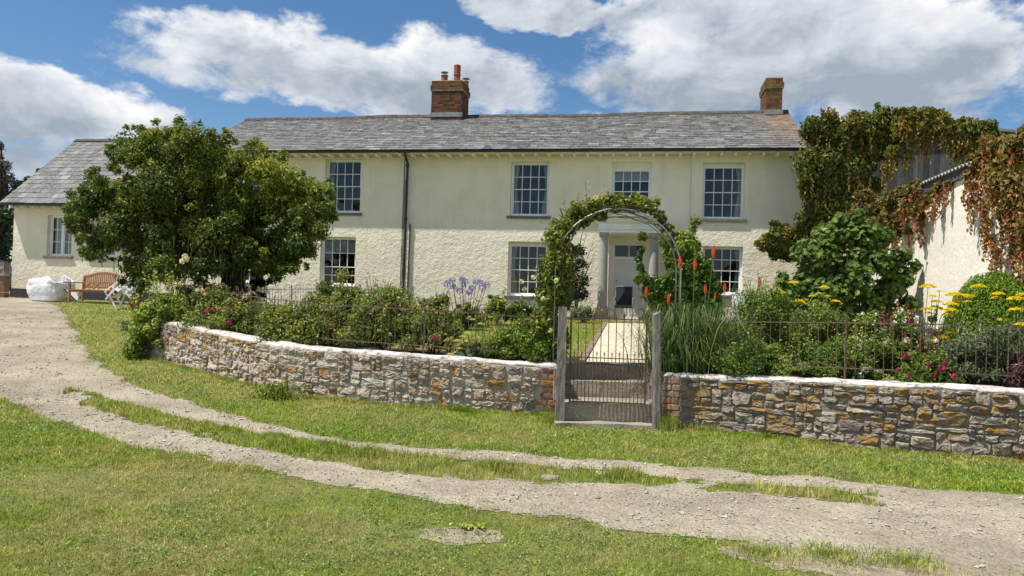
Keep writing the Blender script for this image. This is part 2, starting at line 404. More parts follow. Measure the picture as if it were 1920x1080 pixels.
# ------------------------------------------------------------------ foliage helpers
def leafarr(P, N, T, L, W, tint, fold=.18):
    P = np.asarray(P); n = len(P); N = unit(N); T = unit(T-N*np.sum(T*N, 1, keepdims=True)); B = np.cross(N, T)
    L = np.broadcast_to(L, (n,))[:, None]; W = np.broadcast_to(W, (n,))[:, None]
    base = P-T*L*.5; tip = P+T*L*.5-N*L*.12; l = P-T*L*.06+B*W*.5+N*W*fold; r = P-T*L*.06-B*W*.5+N*W*fold
    V = np.stack([base, l, tip, r], 1).reshape(-1, 3); i = np.arange(n)*4
    F = np.stack([np.stack([i, i+2, i+1], 1), np.stack([i, i+3, i+2], 1)], 1).reshape(-1, 3)
    return V, F, np.repeat(tint, 2)
def lobed(P, N, T, L, tint):
    """fig-like leaf: a palmate outline of ten points round the stalk"""
    P = np.asarray(P); n = len(P); N = unit(N); T = unit(T-N*np.sum(T*N, 1, keepdims=True)); B = np.cross(N, T)
    L = np.broadcast_to(L, (n,))[:, None]
    pr = [(-.40, 0), (-.30, .30), (.02, .46), (.02, .22), (.34, .34), (.22, .12), (.60, 0), (.22, -.12), (.34, -.34), (.02, -.22), (.02, -.46), (-.30, -.30)]
    V = np.stack([P+T*L*a+B*L*b+N*L*(.10*abs(b)*2-.15*max(a, 0)) for a, b in pr], 1).reshape(-1, 3); i = np.arange(n)*12
    q = [(0, 1, 2, 3), (0, 3, 4, 5), (0, 5, 6, 7), (0, 7, 8, 9), (0, 9, 10, 11)]
    F = np.stack([np.stack([i+a for a in f[::-1]], 1) for f in q], 1).reshape(-1, 4)
    return V, F, np.repeat(tint, 5)
def rnd(n, k=3): return RNG.normal(size=(n, k))
def blobs_leaves(B, dens, L, W, tintfn=None, droop=0., inner=2.2, upb=.35, nout=1.0, jit=.6):
    """B rows: x,y,z,rx,ry,rz ; leaves spread through each blob"""
    Ps = []; Ns = []; Ts = []; tt = []
    for b in B:
        c = np.array(b[:3]); r = np.array(b[3:6]); n = max(4, int(dens*(r[0]*r[2]+r[0]*r[1]+r[1]*r[2])*4.2))
        d = unit(rnd(n)); rad = RNG.random(n)**(1/inner); wob = 1+.22*(RNG.random(n)-.5)
        p = c+d*r*(rad*wob)[:, None]; Ps.append(p)
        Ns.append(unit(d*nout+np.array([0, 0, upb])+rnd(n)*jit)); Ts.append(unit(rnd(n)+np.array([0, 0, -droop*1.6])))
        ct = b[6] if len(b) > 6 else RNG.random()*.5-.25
        t = .42+ct+.24*(RNG.random(n)-.5)*1.6+.18*(rad-.6)+.12*d[:, 2]  # outer, upward-facing leaves lighter: sun-facing light painted into the tint
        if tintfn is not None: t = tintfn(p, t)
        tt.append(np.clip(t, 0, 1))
    P = np.concatenate(Ps); n = len(P); s = RNG.uniform(.7, 1.3, n)
    return leafarr(P, np.concatenate(Ns), np.concatenate(Ts), L*s, W*s, np.concatenate(tt))
def join(parts):
    V = []; F = {}; T = {}; o = 0
    for v, f, t in parts:
        V.append(v); F.setdefault(f.shape[1], []).append(f+o); T.setdefault(f.shape[1], []).append(t); o += len(v)
    ks = list(F); return np.concatenate(V), [np.concatenate(F[k]) for k in ks], np.concatenate([np.concatenate(T[k]) for k in ks])
def clumps(c, dims, k, rc, top=.0, low=.0):
    """clump centres through an uneven bush volume"""
    out = []; 
    for _ in range(k):
        d = unit(rnd(1))[0]; d[2] = abs(d[2])*1.05-low
        r = random.random()**.45
        p = np.array(c)+d*np.array(dims)*r*(.80+.28*random.random())
        q = rc*random.uniform(.6, 1.35); out.append((*p, q, q, q*random.uniform(.7, 1.1)))
    return out
def shoots(c, dims, n, L, W, ln=.35, up=1.0, nl=10, spread=.5):
    """leafy shoots standing out of the bush, with their stems"""
    pb = PB(); Ps = []; Ns = []; Ts = []
    for _ in range(n):
        d = unit(rnd(1))[0]; d[2] = abs(d[2])
        a = np.array(c)+d*np.array(dims)*.7; dr = unit(d*spread+np.array([0, 0, up])+rnd(1)[0]*.25); l = ln*random.uniform(.5, 1.3)
        m = a+dr*l*.5; e = a+dr*l+np.array([0, 0, -.08*l])
        pb.tube([a-dr*.15, m, e], [.005, .004, .002], 4, cap=False)
        for k in range(nl):
            f = (k+.5)/nl; p = a+(e-a)*f; Ps.append(p+rnd(1)[0]*.018); Ns.append(rnd(1)[0]+np.array([0, 0, .8])); Ts.append(rnd(1)[0]+dr*.4)
    s = RNG.uniform(.7, 1.2, len(Ps))
    return leafarr(np.array(Ps), np.array(Ns), np.array(Ts), L*s, W*s, np.clip(.62+.35*RNG.random(len(Ps)), 0, 1)), pb
def blades(P, h, w, lean, tint, up=None):
    n = len(P); h = np.broadcast_to(h, (n,)); w = np.broadcast_to(w, (n,))
    a = RNG.random(n)*2*np.pi; sd = np.stack([np.cos(a), np.sin(a), np.zeros(n)], 1); b = RNG.random(n)*2*np.pi
    ld = np.stack([np.cos(b), np.sin(b), np.zeros(n)], 1)*(lean*RNG.random(n)*h)[:, None]
    z = np.array([0, 0, 1.])
    b0 = P-sd*w[:, None]/2; b1 = P+sd*w[:, None]/2; mid = P+ld*.35+z*(h*.6)[:, None]
    m0 = mid-sd*w[:, None]*.36; m1 = mid+sd*w[:, None]*.36; tip = P+ld+z*(h*RNG.uniform(.8, 1, n))[:, None]
    V = np.stack([b0, b1, m1, m0, tip], 1).reshape(-1, 3); i = np.arange(n)*5
    return V, [np.stack([i, i+1, i+2, i+3], 1), np.stack([i+3, i+2, i+4], 1)], np.concatenate([tint, tint])

# ------------------------------------------------------------------ world & sun
ALPHA = R_(10)
Uv = np.array([math.cos(ALPHA), -math.sin(ALPHA), 0]); Nv = np.array([-math.sin(ALPHA), -math.cos(ALPHA), 0]); Zv = np.array([0, 0, 1.])
O_ = at(1177, 600, 23.1)
GZ = float(O_[2])
def H(u, v, z): return np.array([O_[0]+u*Uv[0]+v*Nv[0], O_[1]+u*Uv[1]+v*Nv[1], z])
def FP(px, py, v=0.):
    d = ray(px, py); o = H(0, v, 0); t = np.dot(o-CAM, Nv)/np.dot(d, Nv); p = CAM+d*t
    return float(np.dot(p-O_, Uv)), float(p[2])
sdir = unit(1.10*Uv - .54*Nv - 2.3*Zv)      # the way the light travels
SUN_EL = math.asin(-sdir[2]); SUN_AZ = math.atan2(-sdir[0], -sdir[1])   # azimuth from +Y towards +X
sl = bpy.data.lights.new('sun', 'SUN'); sl.energy = 4.6; sl.angle = R_(.55); sl.color = (1, .955, .88)
so = bpy.data.objects.new('sun', sl); COL.objects.link(so); so.rotation_euler = Vector(sdir).to_track_quat('-Z', 'Y').to_euler(); so.location = (-8, 4, 25)

def build_world():
    w = bpy.data.worlds.new('World'); sc.world = w; w.use_nodes = True; nt = w.node_tree; N = nt.nodes; L = nt.links
    for n in list(N): N.remove(n)
    def node(t, **k):
        n = N.new(t)
        for a, b in k.items(): setattr(n, a, b)
        return n
    def ma(op, a, b=0., c=None):
        n = node('ShaderNodeMath', operation=op)
        for i, v in enumerate((a, b) if c is None else (a, b, c)):
            if isinstance(v, bpy.types.NodeSocket): L.new(v, n.inputs[i])
            else: n.inputs[i].default_value = v
        return n.outputs[0]
    sky = node('ShaderNodeTexSky', sky_type='NISHITA', sun_disc=False, sun_elevation=SUN_EL, sun_rotation=SUN_AZ, altitude=100, air_density=1.0, dust_density=.6, ozone_density=2.5)
    tc = node('ShaderNodeTexCoord'); sx = node('ShaderNodeSeparateXYZ'); L.new(tc.outputs['Generated'], sx.inputs[0])
    az = ma('ARCTAN2', sx.outputs['X'], sx.outputs['Y']); el = ma('ARCSINE', sx.outputs['Z'])
    # cloud banks: azimuth, elevation, half width, half height, weight
    def pe(px, py): d = unit(ray(px, py)); return math.atan2(d[0], d[1]), math.asin(d[2])
    def nz(scale, detail, rough, zoff=0., dist=0.):
        cb = node('ShaderNodeCombineXYZ'); L.new(az, cb.inputs[0]); L.new(ma('MULTIPLY', el, 1.7), cb.inputs[1]); cb.inputs[2].default_value = zoff
        n = node('ShaderNodeTexNoise'); n.inputs['Scale'].default_value = scale; n.inputs['Detail'].default_value = detail; n.inputs['Roughness'].default_value = rough; n.inputs['Distortion'].default_value = dist
        L.new(cb.outputs[0], n.inputs['Vector']); return n.outputs['Fac']
    wx = ma('MULTIPLY', ma('SUBTRACT', nz(5, 5, .6, 3.), .5), .20); wy = ma('MULTIPLY', ma('SUBTRACT', nz(6, 5, .6, 8.), .5), .13)
    azw = ma('ADD', az, wx); elw = ma('ADD', el, wy)
    banks = [(640, 130, 330, 62, 1.), (850, 150, 230, 82, 1.1), (480, 90, 150, 40, .8), (330, 75, 90, 30, .6), (1480, 110, 360, 110, 1.15), (1260, 140, 190, 85, 1.), (1700, 130, 200, 120, 1.1), (1820, 90, 90, 70, .8),
             (90, 210, 190, 62, 1.1), (280, 235, 120, 40, .8), (10, 280, 160, 60, .9), (1080, 5, 280, 32, .95), (1420, 10, 300, 70, 1.), (860, -15, 160, 30, .6), (410, 62, 90, 34, .7), (300, 110, 120, 40, .6), (500, 75, 60, 24, .5),
             (1960, 330, 200, 50, .6), (600, 330, 500, 45, .6), (1300, 300, 500, 60, .6), (2300, 150, 260, 110, 1.), (-400, 200, 260, 100, 1.)]
    tot = None; hgt = None
    for (px, py, rw, rh, wt) in banks:
        a0, e0 = pe(px, py); dx = ma('DIVIDE', ma('SUBTRACT', azw, a0), rw/FPX); dy = ma('DIVIDE', ma('SUBTRACT', elw, e0), rh/FPX)
        r2 = ma('ADD', ma('MULTIPLY', dx, dx), ma('MULTIPLY', dy, dy)); f = ma('MULTIPLY', ma('MAXIMUM', ma('SUBTRACT', 1.35, r2), 0.), wt)
        tot = f if tot is None else ma('MAXIMUM', tot, f)
        h = ma('MULTIPLY', f, dy); hgt = h if hgt is None else ma('ADD', hgt, h)
    # the rest of the sky (behind the camera and overhead) has scattered cloud of its own
    n3 = node('ShaderNodeTexNoise'); n3.inputs['Scale'].default_value = 2.6; n3.inputs['Detail'].default_value = 7; L.new(tc.outputs['Generated'], n3.inputs['Vector'])
    back = node('ShaderNodeMapRange'); back.inputs['From Min'].default_value = .35; back.inputs['From Max'].default_value = -.1; L.new(sx.outputs['Y'], back.inputs['Value'])
    bk = ma('MULTIPLY', ma('MULTIPLY', ma('MAXIMUM', ma('SUBTRACT', n3.outputs['Fac'], .5), 0.), 9.), back.outputs[0])
    det = ma('SUBTRACT', nz(9, 12, .62, 1., .3), .5); det2 = ma('SUBTRACT', nz(26, 8, .65, 5.), .5)
    dens = ma('ADD', ma('ADD', tot, ma('MULTIPLY', det, 2.4)), ma('MULTIPLY', det2, 1.1))
    mr = node('ShaderNodeMapRange', interpolation_type='SMOOTHSTEP'); mr.inputs['From Min'].default_value = .18; mr.inputs['From Max'].default_value = .95; L.new(dens, mr.inputs['Value'])
    mask = ma('MINIMUM', ma('ADD', mr.outputs[0], bk), 1.)
    # lit tops, grey undersides
    sh = ma('ADD', ma('MULTIPLY', hgt, .22), ma('ADD', ma('ADD', ma('MULTIPLY', det, 1.7), ma('MULTIPLY', det2, .35)), ma('MULTIPLY', dens, -.26)))
    rp = node('ShaderNodeValToRGB'); e = rp.color_ramp
    e.elements[0].position = .12; e.elements[0].color = (.36, .42, .50, 1); e.elements[1].position = .75; e.elements[1].color = (1.0, 1.0, 1.0, 1)
    m_ = e.elements.new(.42); m_.color = (.66, .71, .78, 1)
    L.new(ma('ADD', sh, .62), rp.inputs['Fac'])
    b1 = node('ShaderNodeBackground'); b1.inputs['Strength'].default_value = .08
    hs = node('ShaderNodeHueSaturation'); hs.inputs['Saturation'].default_value = 1.22; L.new(sky.outputs[0], hs.inputs['Color']); L.new(hs.outputs[0], b1.inputs[0])
    b2 = node('ShaderNodeBackground'); b2.inputs['Strength'].default_value = .70; L.new(rp.outputs[0], b2.inputs[0])
    mx = node('ShaderNodeMixShader'); L.new(mask, mx.inputs[0]); L.new(b1.outputs[0], mx.inputs[1]); L.new(b2.outputs[0], mx.inputs[2])
    o = node('ShaderNodeOutputWorld'); L.new(mx.outputs[0], o.inputs[0])
build_world()
vs = sc.view_settings; vs.view_transform = 'Standard'; vs.look = 'None'; vs.exposure = .54; vs.gamma = 1

# ------------------------------------------------------------------ ground
def tensor(xs, ys, zf, name, mat, keep=None, lift=0., origin=None):
    X, Y = np.meshgrid(xs, ys); V = np.stack([X, Y, zf(X, Y)+lift], 2).reshape(-1, 3); nx = len(xs); ny = len(ys)
    i = (np.arange(ny-1)[:, None]*nx+np.arange(nx-1)[None]).ravel(); F = np.stack([i, i+1, i+nx+1, i+nx], 1)
    if keep is not None:
        cx = V[F].mean(1); F = F[keep(cx[:, 0], cx[:, 1])]
        used, inv = np.unique(F, return_inverse=True); V = V[used]; F = inv.reshape(F.shape)
    return mk(name, V, [F], mat, smooth=True, origin=origin)
xs = np.concatenate([-np.geomspace(900, 26, 18), np.arange(-25, 15.01, .25), np.geomspace(16, 900, 18)])
ys = np.concatenate([-np.geomspace(600, 2, 10), np.arange(-1, 32.01, .25), np.geomspace(33, 1500, 20)])
def zground(x, y):
    return zout(x, y)
setp(tensor(xs, ys, zground, 'ground', GROUND), kind='structure')

up_px = [(1920, 930), (1700, 912), (1500, 895), (1350, 882), (1200, 870), (1080, 860), (960, 850), (850, 843), (760, 838), (680, 829), (620, 819), (540, 805), (470, 790), (400, 770), (330, 749), (280, 731), (230, 709), (190, 685), (160, 655), (142, 630), (128, 600), (112, 578), (95, 565), (60, 558), (12, 556)]
lo_px = [(0, 747), (100, 786), (160, 810), (300, 845), (420, 870), (560, 895), (700, 922), (850, 946), (1000, 970), (1150, 988), (1300, 1010), (1450, 1026), (1600, 1042), (1920, 1072)]
UPW = [G(*p)[:2] for p in up_px]; LOW = [G(*p)[:2] for p in lo_px]
eR = UPW[0]+(UPW[0]-UPW[3])*3.2; eR2 = LOW[-1]+(LOW[-1]-LOW[-3])*3.2
TRACK = [tuple(eR)]+[tuple(p) for p in UPW]+[(-24, 26.5), (-30, 18), (-17, 10.5)]+[tuple(p) for p in LOW]+[tuple(eR2)]
mid_u = [(130, 728), (200, 747), (300, 775), (450, 806), (620, 832), (760, 851), (880, 863), (1000, 873), (1150, 886), (1230, 895), (1340, 904), (1500, 916), (1700, 934)]
mid_l = [(1690, 956), (1500, 938), (1330, 922), (1200, 911), (1080, 908), (1000, 906), (850, 899), (700, 881), (560, 860), (400, 826), (250, 790), (170, 764), (110, 742)]
MID = [tuple(G(*p)[:2]) for p in mid_u+mid_l]
def warp(x, y, a=.16, f=2.4):
    return x+(fbm(x*f, y*f, 11)-.5)*a*2, y+(fbm(x*f, y*f, 29)-.5)*a*2
def on_track(x, y):
    hx = (fbm(x*17, y*17, 5, 2)-.5)*.11; hy = (fbm(x*17, y*17, 8, 2)-.5)*.11; x = x+hx; y = y+hy
    wx, wy = warp(x, y, .15); m = inpoly(wx, wy, TRACK)
    wx, wy = warp(x, y, .13, 4); md = inpoly(wx, wy, MID)
    # the middle strip thins out towards its two ends
    thin = fbm(x*1.5, y*1.5, 61) > np.interp(x, [-9, -6, -4, -1, .8, 1.6, 5], [.58, .42, .28, .22, .30, .60, .67])
    return m & ~(md & thin)
def keep_track(x, y): return on_track(x, y)
setp(tensor(np.arange(-30, 14, .04), np.concatenate([np.arange(2.4, 7, .025), np.arange(7, 12, .05), np.arange(12, 27.5, .1)]), zout, 'track', GRAVEL, keep_track, .005), kind='structure')

# bare earth patches beside the track
for k, (px, py, r) in enumerate([(870, 1005, .17), (1860, 1066, .5), (1560, 1046, .34)]):
    c = G(px, py)
    kp = lambda x, y, c=c, r=r: ((x-c[0])/1.7)**2+(y-c[1])**2 < (r*(.55+.9*fbm(x*6, y*6, 71, 5)))**2
    setp(tensor(np.arange(c[0]-3*r, c[0]+3*r, .018), np.arange(c[1]-2*r, c[1]+2*r, .018), zout, 'bare_soil', PATCH, kp, .004), kind='structure')
PATCHES = [(G(px, py), r) for px, py, r in [(870, 1005, .17), (1860, 1066, .5), (1560, 1046, .34)]]

# ------------------------------------------------------------------ wall lines
lb = [(1042, 778), (960, 775), (880, 771), (790, 764), (700, 756), (630, 750), (570, 742), (505, 730), (450, 716), (400, 703), (350, 688), (303, 676), (268, 664)]
lt = [(1042, 684), (960, 678), (880, 672), (790, 665), (700, 659), (630, 654), (570, 650), (505, 641), (450, 631), (400, 621), (350, 610), (303, 600), (268, 590)]
def wall_line(lb, lt):
    pts = []
    for (bx, by), (tx, ty) in zip(lb, lt):
        b = G(bx, by); t = at(tx, ty, b[1]); pts.append((b[0], b[1], b[2], t[2]))
    return pts
WL = wall_line(lb, lt)
e = WL[-1]; WL += [(e[0]-.22, e[1]+.45, e[2]+.03, e[3]+.01), (e[0]-.25, e[1]+1.1, e[2]+.06, e[3]+.02), (e[0]-.1, e[1]+2.6, e[2]+.16, e[3]+.06), (e[0]+.5, e[1]+5.5, e[2]+.36, e[3]+.1), (e[0]+1.3, e[1]+8.8, e[2]+.5, e[3]+.12)]
rb = [(1241, 797), (1330, 806), (1440, 819), (1560, 834), (1680, 848), (1790, 858), (1920, 866)]
rt = [(1241, 701), (1330, 703), (1440, 707), (1560, 712), (1680, 718), (1790, 723), (1920, 731)]
WR = wall_line(rb, rt)
a, b = WR[-3], WR[-1]
for k in (1, 2, 3): WR.append((b[0]+(b[0]-a[0])*k*.8, b[1]+(b[1]-a[1])*k*.8, b[2], b[3]-.01*k))

class Line:
    """a wall line sampled by arc length; n points to the outside"""
    def __init__(s, pts, side):
        P = np.array(pts); d = np.linalg.norm(np.diff(P[:, :2], axis=0), axis=1); s.S = np.concatenate([[0], np.cumsum(d)]); s.P = P; s.len = s.S[-1]; s.side = side
        n = int(s.len/.1)+2; q = np.linspace(0, s.len, n); C = np.stack([np.interp(q, s.S, P[:, k]) for k in range(4)], 1)
        for _ in range(10): C[1:-1] = (C[:-2]+C[1:-1]*2+C[2:])/4
        s.q = q; s.C = C
    def at(s, x):
        c = np.array([np.interp(x, s.q, s.C[:, k]) for k in range(4)])
        a = np.array([np.interp(x-.08, s.q, s.C[:, k]) for k in range(2)]); b = np.array([np.interp(x+.08, s.q, s.C[:, k]) for k in range(2)])
        t = unit(b-a); n = np.array([t[1], -t[0]])*s.side
        return c, t, n
    def pt(s, x, f, dep):
        """f: 0 base .. 1 under the cap ; dep: outwards"""
        c, t, n = s.at(x); z = c[2]-.05+(c[3]-.045-c[2]+.05)*f
        return np.array([c[0]+n[0]*dep, c[1]+n[1]*dep, z])
LL = Line(WL, -1); LR = Line(WR, 1)
_c, _t, _n = LL.at(1.0)
if _n[1] > 0: LL.side = 1
_c, _t, _n = LR.at(1.0)
if _n[1] > 0: LR.side = -1

def rubble(name, label, line, mortar, lichp, bricks, seed, tintmul=1.):
    rs = random.Random(seed); c0, _, _ = line.at(0); root = thing(name, label, 'wall', (c0[0], c0[1], c0[2]))
    th = .38
    # mortar core
    pb = PB(); n = int(line.len/.12); idx = []
    for i in range(n+1):
        x = line.len*i/n; row = []
        for f, dep in ((-.15, 0), (.5, 0), (1, 0), (1, -th), (-.15, -th)):
            p = line.pt(x, f, dep+(rs.uniform(-.006, .006) if dep == 0 else 0)); pb.v.append(tuple(p)); row.append(len(pb.v)-1)
        idx.append(row)
    for i in range(n):
        for k in range(4): pb.face((idx[i][k], idx[i+1][k], idx[i+1][k+1], idx[i][k+1]))
    pb.face(idx[0][::-1]); pb.face(idx[-1]); pb.build('mortar_core', mortar, root)
    # stones
    st = PB()
    def stone(x0, x1, f0, f1, brick=False):
        H_ = line.at((x0+x1)/2)[0]; hh = H_[3]-H_[2]; m = .009/hh; cx = (x0+x1)/2; cf = (f0+f1)/2; hw = (x1-x0)/2-(.006 if brick else rs.uniform(.004, .012)); hf = (f1-f0)/2-(m*.7 if brick else m*rs.uniform(.4, 1.1))
        if hw < .015 or hf < .012: return
        if not brick and hf*hh > 1.05*hw:
            fm = f0+(f1-f0)*rs.uniform(.38, .62); stone(x0, x1, f0, fm); stone(x0, x1, fm, f1); return
        K = 14; dep = rs.uniform(.012, .02) if brick else rs.uniform(.012, .034); t = rs.random(); ph = rs.uniform(0, 6.28)
        top = max(0, (cf-.15)); l = 1. if rs.random() < lichp*(.3+1.1*top) else 0.
        if brick: t = rs.random(); l = .7 if rs.random() < .3 else 0
        ex = .22 if brick else rs.uniform(.3, .7); rot = 0 if brick else rs.uniform(-.10, .10)*hf*hh/max(hw, .01)*1.2; tilt = rs.uniform(-.012, .012); tl2 = rs.uniform(-.012, .012)
        jt = [1+(0.01 if brick else .17)*rs.uniform(-1, 1) for _ in range(K)]; jd = [rs.uniform(.45, 1.25) if not brick else 1 for _ in range(K)]; b0 = len(st.v)
        for sc_, dp in ((1.05, -.008), (1.0, dep*.55), (.88, dep), (.45, dep*1.05)):
            for k in range(K):
                a = 2*math.pi*k/K+ph*.05; ca, sa = math.cos(a), math.sin(a)
                ox = math.copysign(abs(ca)**ex, ca)*jt[k]; oy = math.copysign(abs(sa)**ex, sa)*jt[(k+5) % K]
                d = (dp*jd[k] if sc_ > .9 and dp > 0 else dp)+(tilt*ox+tl2*oy+rs.uniform(-.009, .009) if dp > 0 and not brick else 0)
                st.v.append(tuple(line.pt(min(max(cx+ox*hw*sc_, .0), line.len), cf+oy*hf*sc_+(rot*ox*hw*sc_/hh if not brick else 0), d)))
        st.v.append(tuple(line.pt(cx, cf, dep*1.1)))
        mi = 1 if brick else 0
        for r in range(3):
            for k in range(K): st.face((b0+r*K+k, b0+r*K+(k+1) % K, b0+(r+1)*K+(k+1) % K, b0+(r+1)*K+k), t, mi, l)
        for k in range(K): st.face((b0+3*K+k, b0+3*K+(k+1) % K, b0+4*K), t, mi, l)
    nb = 4; bands = [0]; 
    while bands[-1] < 1: bands.append(bands[-1]+rs.uniform(.24, .36))
    bands = [b/bands[-1] for b in bands]
    for bi in range(len(bands)-1):
        x = .0 if not bricks else None; f0, f1 = bands[bi], bands[bi+1]
        if bricks:
            x = .18+rs.uniform(0, .16)
        while x < line.len-.05:
            w = rs.uniform(.13, .40); x1 = min(x+w, line.len)
            wob = lambda q, s: .035*math.sin(q*1.9+s*2.1)+.03*math.sin(q*4.7+s*1.7)+.015*math.sin(q*9+s)
            a0 = f0+(wob(x+w/2, bi) if bi else 0); a1 = f1+(wob(x+w/2, bi+1) if bi+1 < len(bands)-1 else 0)
            r = rs.random(); fm = a0+(a1-a0)*rs.uniform(.35, .65)
            if r < .14 and w < .26: stone(x, x1, a0, a1)
            elif .14 <= r < .5: stone(x, x1, a0, fm); 
            if .14 <= r < .5:
                xm = x+(x1-x)*rs.uniform(.35, .65)
                if w > .22: stone(x, xm, fm, a1); stone(xm, x1, fm, a1)
                else: stone(x, x1, fm, a1)
            elif .5 <= r < .78:
                xm = x+(x1-x)*rs.uniform(.35, .65)
                if w > .2: stone(x, xm, a0, fm); stone(xm, x1, a0, fm)
                else: stone(x, x1, a0, fm)
                stone(x, x1, fm, a1)
            elif r >= .78 or (r < .14 and w >= .26):
                xm = x+(x1-x)*rs.uniform(.4, .6); stone(x, xm, a0, a1)
                stone(xm, x1, a0, fm); stone(xm, x1, fm, a1)
            x = x1
    if bricks:
        nr = 8
        for k in range(nr):
            f0, f1 = k/nr, (k+1)/nr
            if k % 2: stone(.004, .22, f0, f1, True)
            else: stone(.004, .11, f0, f1, True); stone(.115, .33 if k % 4 else .2, f0, f1, True)
    st.build('stonework', [RUBL if mortar is MORTL else RUB, BRICKW], root, smooth=False)
    # rounded whitewashed cap
    cp = PB(); n = int(line.len/.05); rows = []
    prof = [(-.01, -.02), (-.004, -.006), (-.018, .010), (-.06, .022), (-.19, .03), (-.33, .02), (-.41, .0), (-.40, -.03)]
    for i in range(n+1):
        x = line.len*i/n; c, t, nn = line.at(x); row = []
        for j, (d, z) in enumerate(prof):
            d2 = d+(float(fbm(x*5, j*1.7, seed))-.5)*.05; z2 = z+(float(fbm(x*4, j*.9, seed+5))-.5)*.05-.012
            if j == 0: z2 -= .05*float(vn(x*6, 3, seed+9))**2
            cp.v.append((c[0]+nn[0]*d2, c[1]+nn[1]*d2, c[3]-.02+z2)); row.append(len(cp.v)-1)
        rows.append(row)
    for i in range(n):
        for k in range(len(prof)-1): cp.face((rows[i][k], rows[i+1][k], rows[i+1][k+1], rows[i][k+1]))
    cp.face(rows[0]); cp.face(rows[-1][::-1]); cp.build('wall_cap', CAPM, root, smooth=True)
    return root
BRICKW = NT('wall_brick'); _k = BRICKW
_c = _k.ramp(_k.attr('tint'), [(0, (.15, .075, .055)), (.5, (.25, .13, .095)), (1, (.33, .24, .18))]); _c = _k.mix(_k.ramp(_k.noise(12, 6, .7), [(.5, 0.), (.7, .6)]), _c, (.40, .36, .31))
_o = _k.math('MULTIPLY', _k.ramp(_k.noise(7, 7, .7), [(.40, 0.), (.52, 1.)]), _k.attr('lich')); _c = _k.mix(_o, _c, (.42, .20, .03))
_k.bump(_k.noise(30, 6), 1, .012); BRICKW = _k.base(_c, .92, .15)
rubble('stone_wall', 'long curved rubble stone wall left of the gate with whitewashed top', LL, MORTL, .30, True, 3)
rubble('stone_wall', 'straight rubble wall right of the gate with much orange lichen', LR, MORTR, .46, True, 5)

# ------------------------------------------------------------------ garden surface
lin = [LL.at(x) for x in np.arange(0, LL.len, .25)]; rin = [LR.at(x) for x in np.arange(0, LR.len, .25)]
LINL = [(c[0]-n[0]*.33, c[1]-n[1]*.33) for c, t, n in lin]; LINR = [(c[0]-n[0]*.33, c[1]-n[1]*.33) for c, t, n in rin]
gl = GI(1060, 700); 
uR_corner = FP(1504, 350)[0]; uL_wing = FP(22, 450)[0]
hb = H(uR_corner+8, -.3, 0); hl = H(-13.5, -.3, 0)
GARDEN = LINL[::-1]+LINR+[(12.5, 9), tuple(hb[:2]), tuple(hl[:2])]
STX0, STX1 = at(1052, 740, 9.6)[0], at(1238, 740, 9.6)[0]
def in_garden(x, y): return inpoly(x, y, GARDEN) & ~((x > STX0+.02) & (x < STX1-.02) & (y < 10.62))
zg = lambda x, y: zin(y)+0*x
setp(tensor(np.arange(-11, 13, .12), np.arange(8, 27, .12), zg, 'garden_lawn', GROUND, in_garden), kind='structure')
def dline(x, y, pts):
    d = np.full(np.shape(x), 9e9)
    for p in pts: d = np.minimum(d, (x-p[0])**2+(y-p[1])**2)
    return np.sqrt(d)
def bed(x, y):
    d = np.minimum(dline(x, y, LINL[:44]), dline(x, y, LINR)); v = (x-O_[0])*Nv[0]+(y-O_[1])*Nv[1]; u = (x-O_[0])*Uv[0]+(y-O_[1])*Uv[1]
    wob = fbm(x*1.5, y*1.5, 9)*.4
    return in_garden(x, y) & ((d < 1.2+wob) | ((v < 1.3+wob) & (abs(u) > 1.1)) | ((x > 5.2+wob) & (y < 17)))
setp(tensor(np.arange(-10, 12, .1), np.arange(8, 27, .1), zg, 'flower_bed', SOIL, bed, .012), kind='structure')

# path and steps
PC0 = GI(1160, 680); 
pl0, pr0 = GI(1098, 681), GI(1222, 683); pl1, pr1 = GI(1139, 607), GI(1212, 608)
pb = PB()
def zpath(p): return float(zin(p[1]))+.022
def pf(a, b):
    l = pl0+(pl1-pl0)*b; r = pr0+(pr1-pr0)*b; p = l+(r-l)*a; return (p[0], p[1], zpath(p))
pb.grid(pf, 4, 30)
PATH = [tuple(pl0[:2]), tuple(pr0[:2]), tuple(pr1[:2]), tuple(pl1[:2])]
setp(pb.build('garden_path', PAVE), kind='structure')
EDGE = simple('edging_brick', (.22, .16, .12), .9, .1, var=.35)
pb = PB(); w = unit(pr0-pl0)
for k in range(60):
    b = k/60; p = pl0+(pl1-pl0)*b-w*.05; q = pl0+(pl1-pl0)*((k+.9)/60)-w*.05
    pb.bar((p[0], p[1], zpath(p)), (q[0], q[1], zpath(q)), .09, .05, t=random.random())
setp(pb.build('path_edging', EDGE), kind='structure')

def rough_box(x0, x1, y0, y1, z0, z1, seed, skew=0.):
    pb = PB(); nx = 22; ny = 5; nz = 5
    def q(x, y, z):
        r = .03; 
        n1 = (float(vn(x*7+seed, z*9+y*5, seed))-.5)*.022; n2 = (float(vn(x*6+y*7, z*3+seed, seed+3))-.5)*.02
        return (x, y+n1+skew*(x-x0), z+n2)
    pb.grid(lambda a, b: q(x0+(x1-x0)*a, y0, z0+(z1-z0)*b), nx, nz)
    pb.grid(lambda a, b: q(x0+(x1-x0)*a, y0+(y1-y0)*b, z1), nx, ny)
    pb.grid(lambda a, b: q(x0, y0+(y1-y0)*(1-a), z0+(z1-z0)*b), ny, nz)
    pb.grid(lambda a, b: q(x1, y0+(y1-y0)*a, z0+(z1-z0)*b), ny, nz)
    return pb
sy = LL.at(0)[0][1]
GATEY = float(G(1047, 787)[1])
GY = 9.45
sx0, sx1 = at(1059, 760, GY)[0], at(1222, 760, GY)[0]
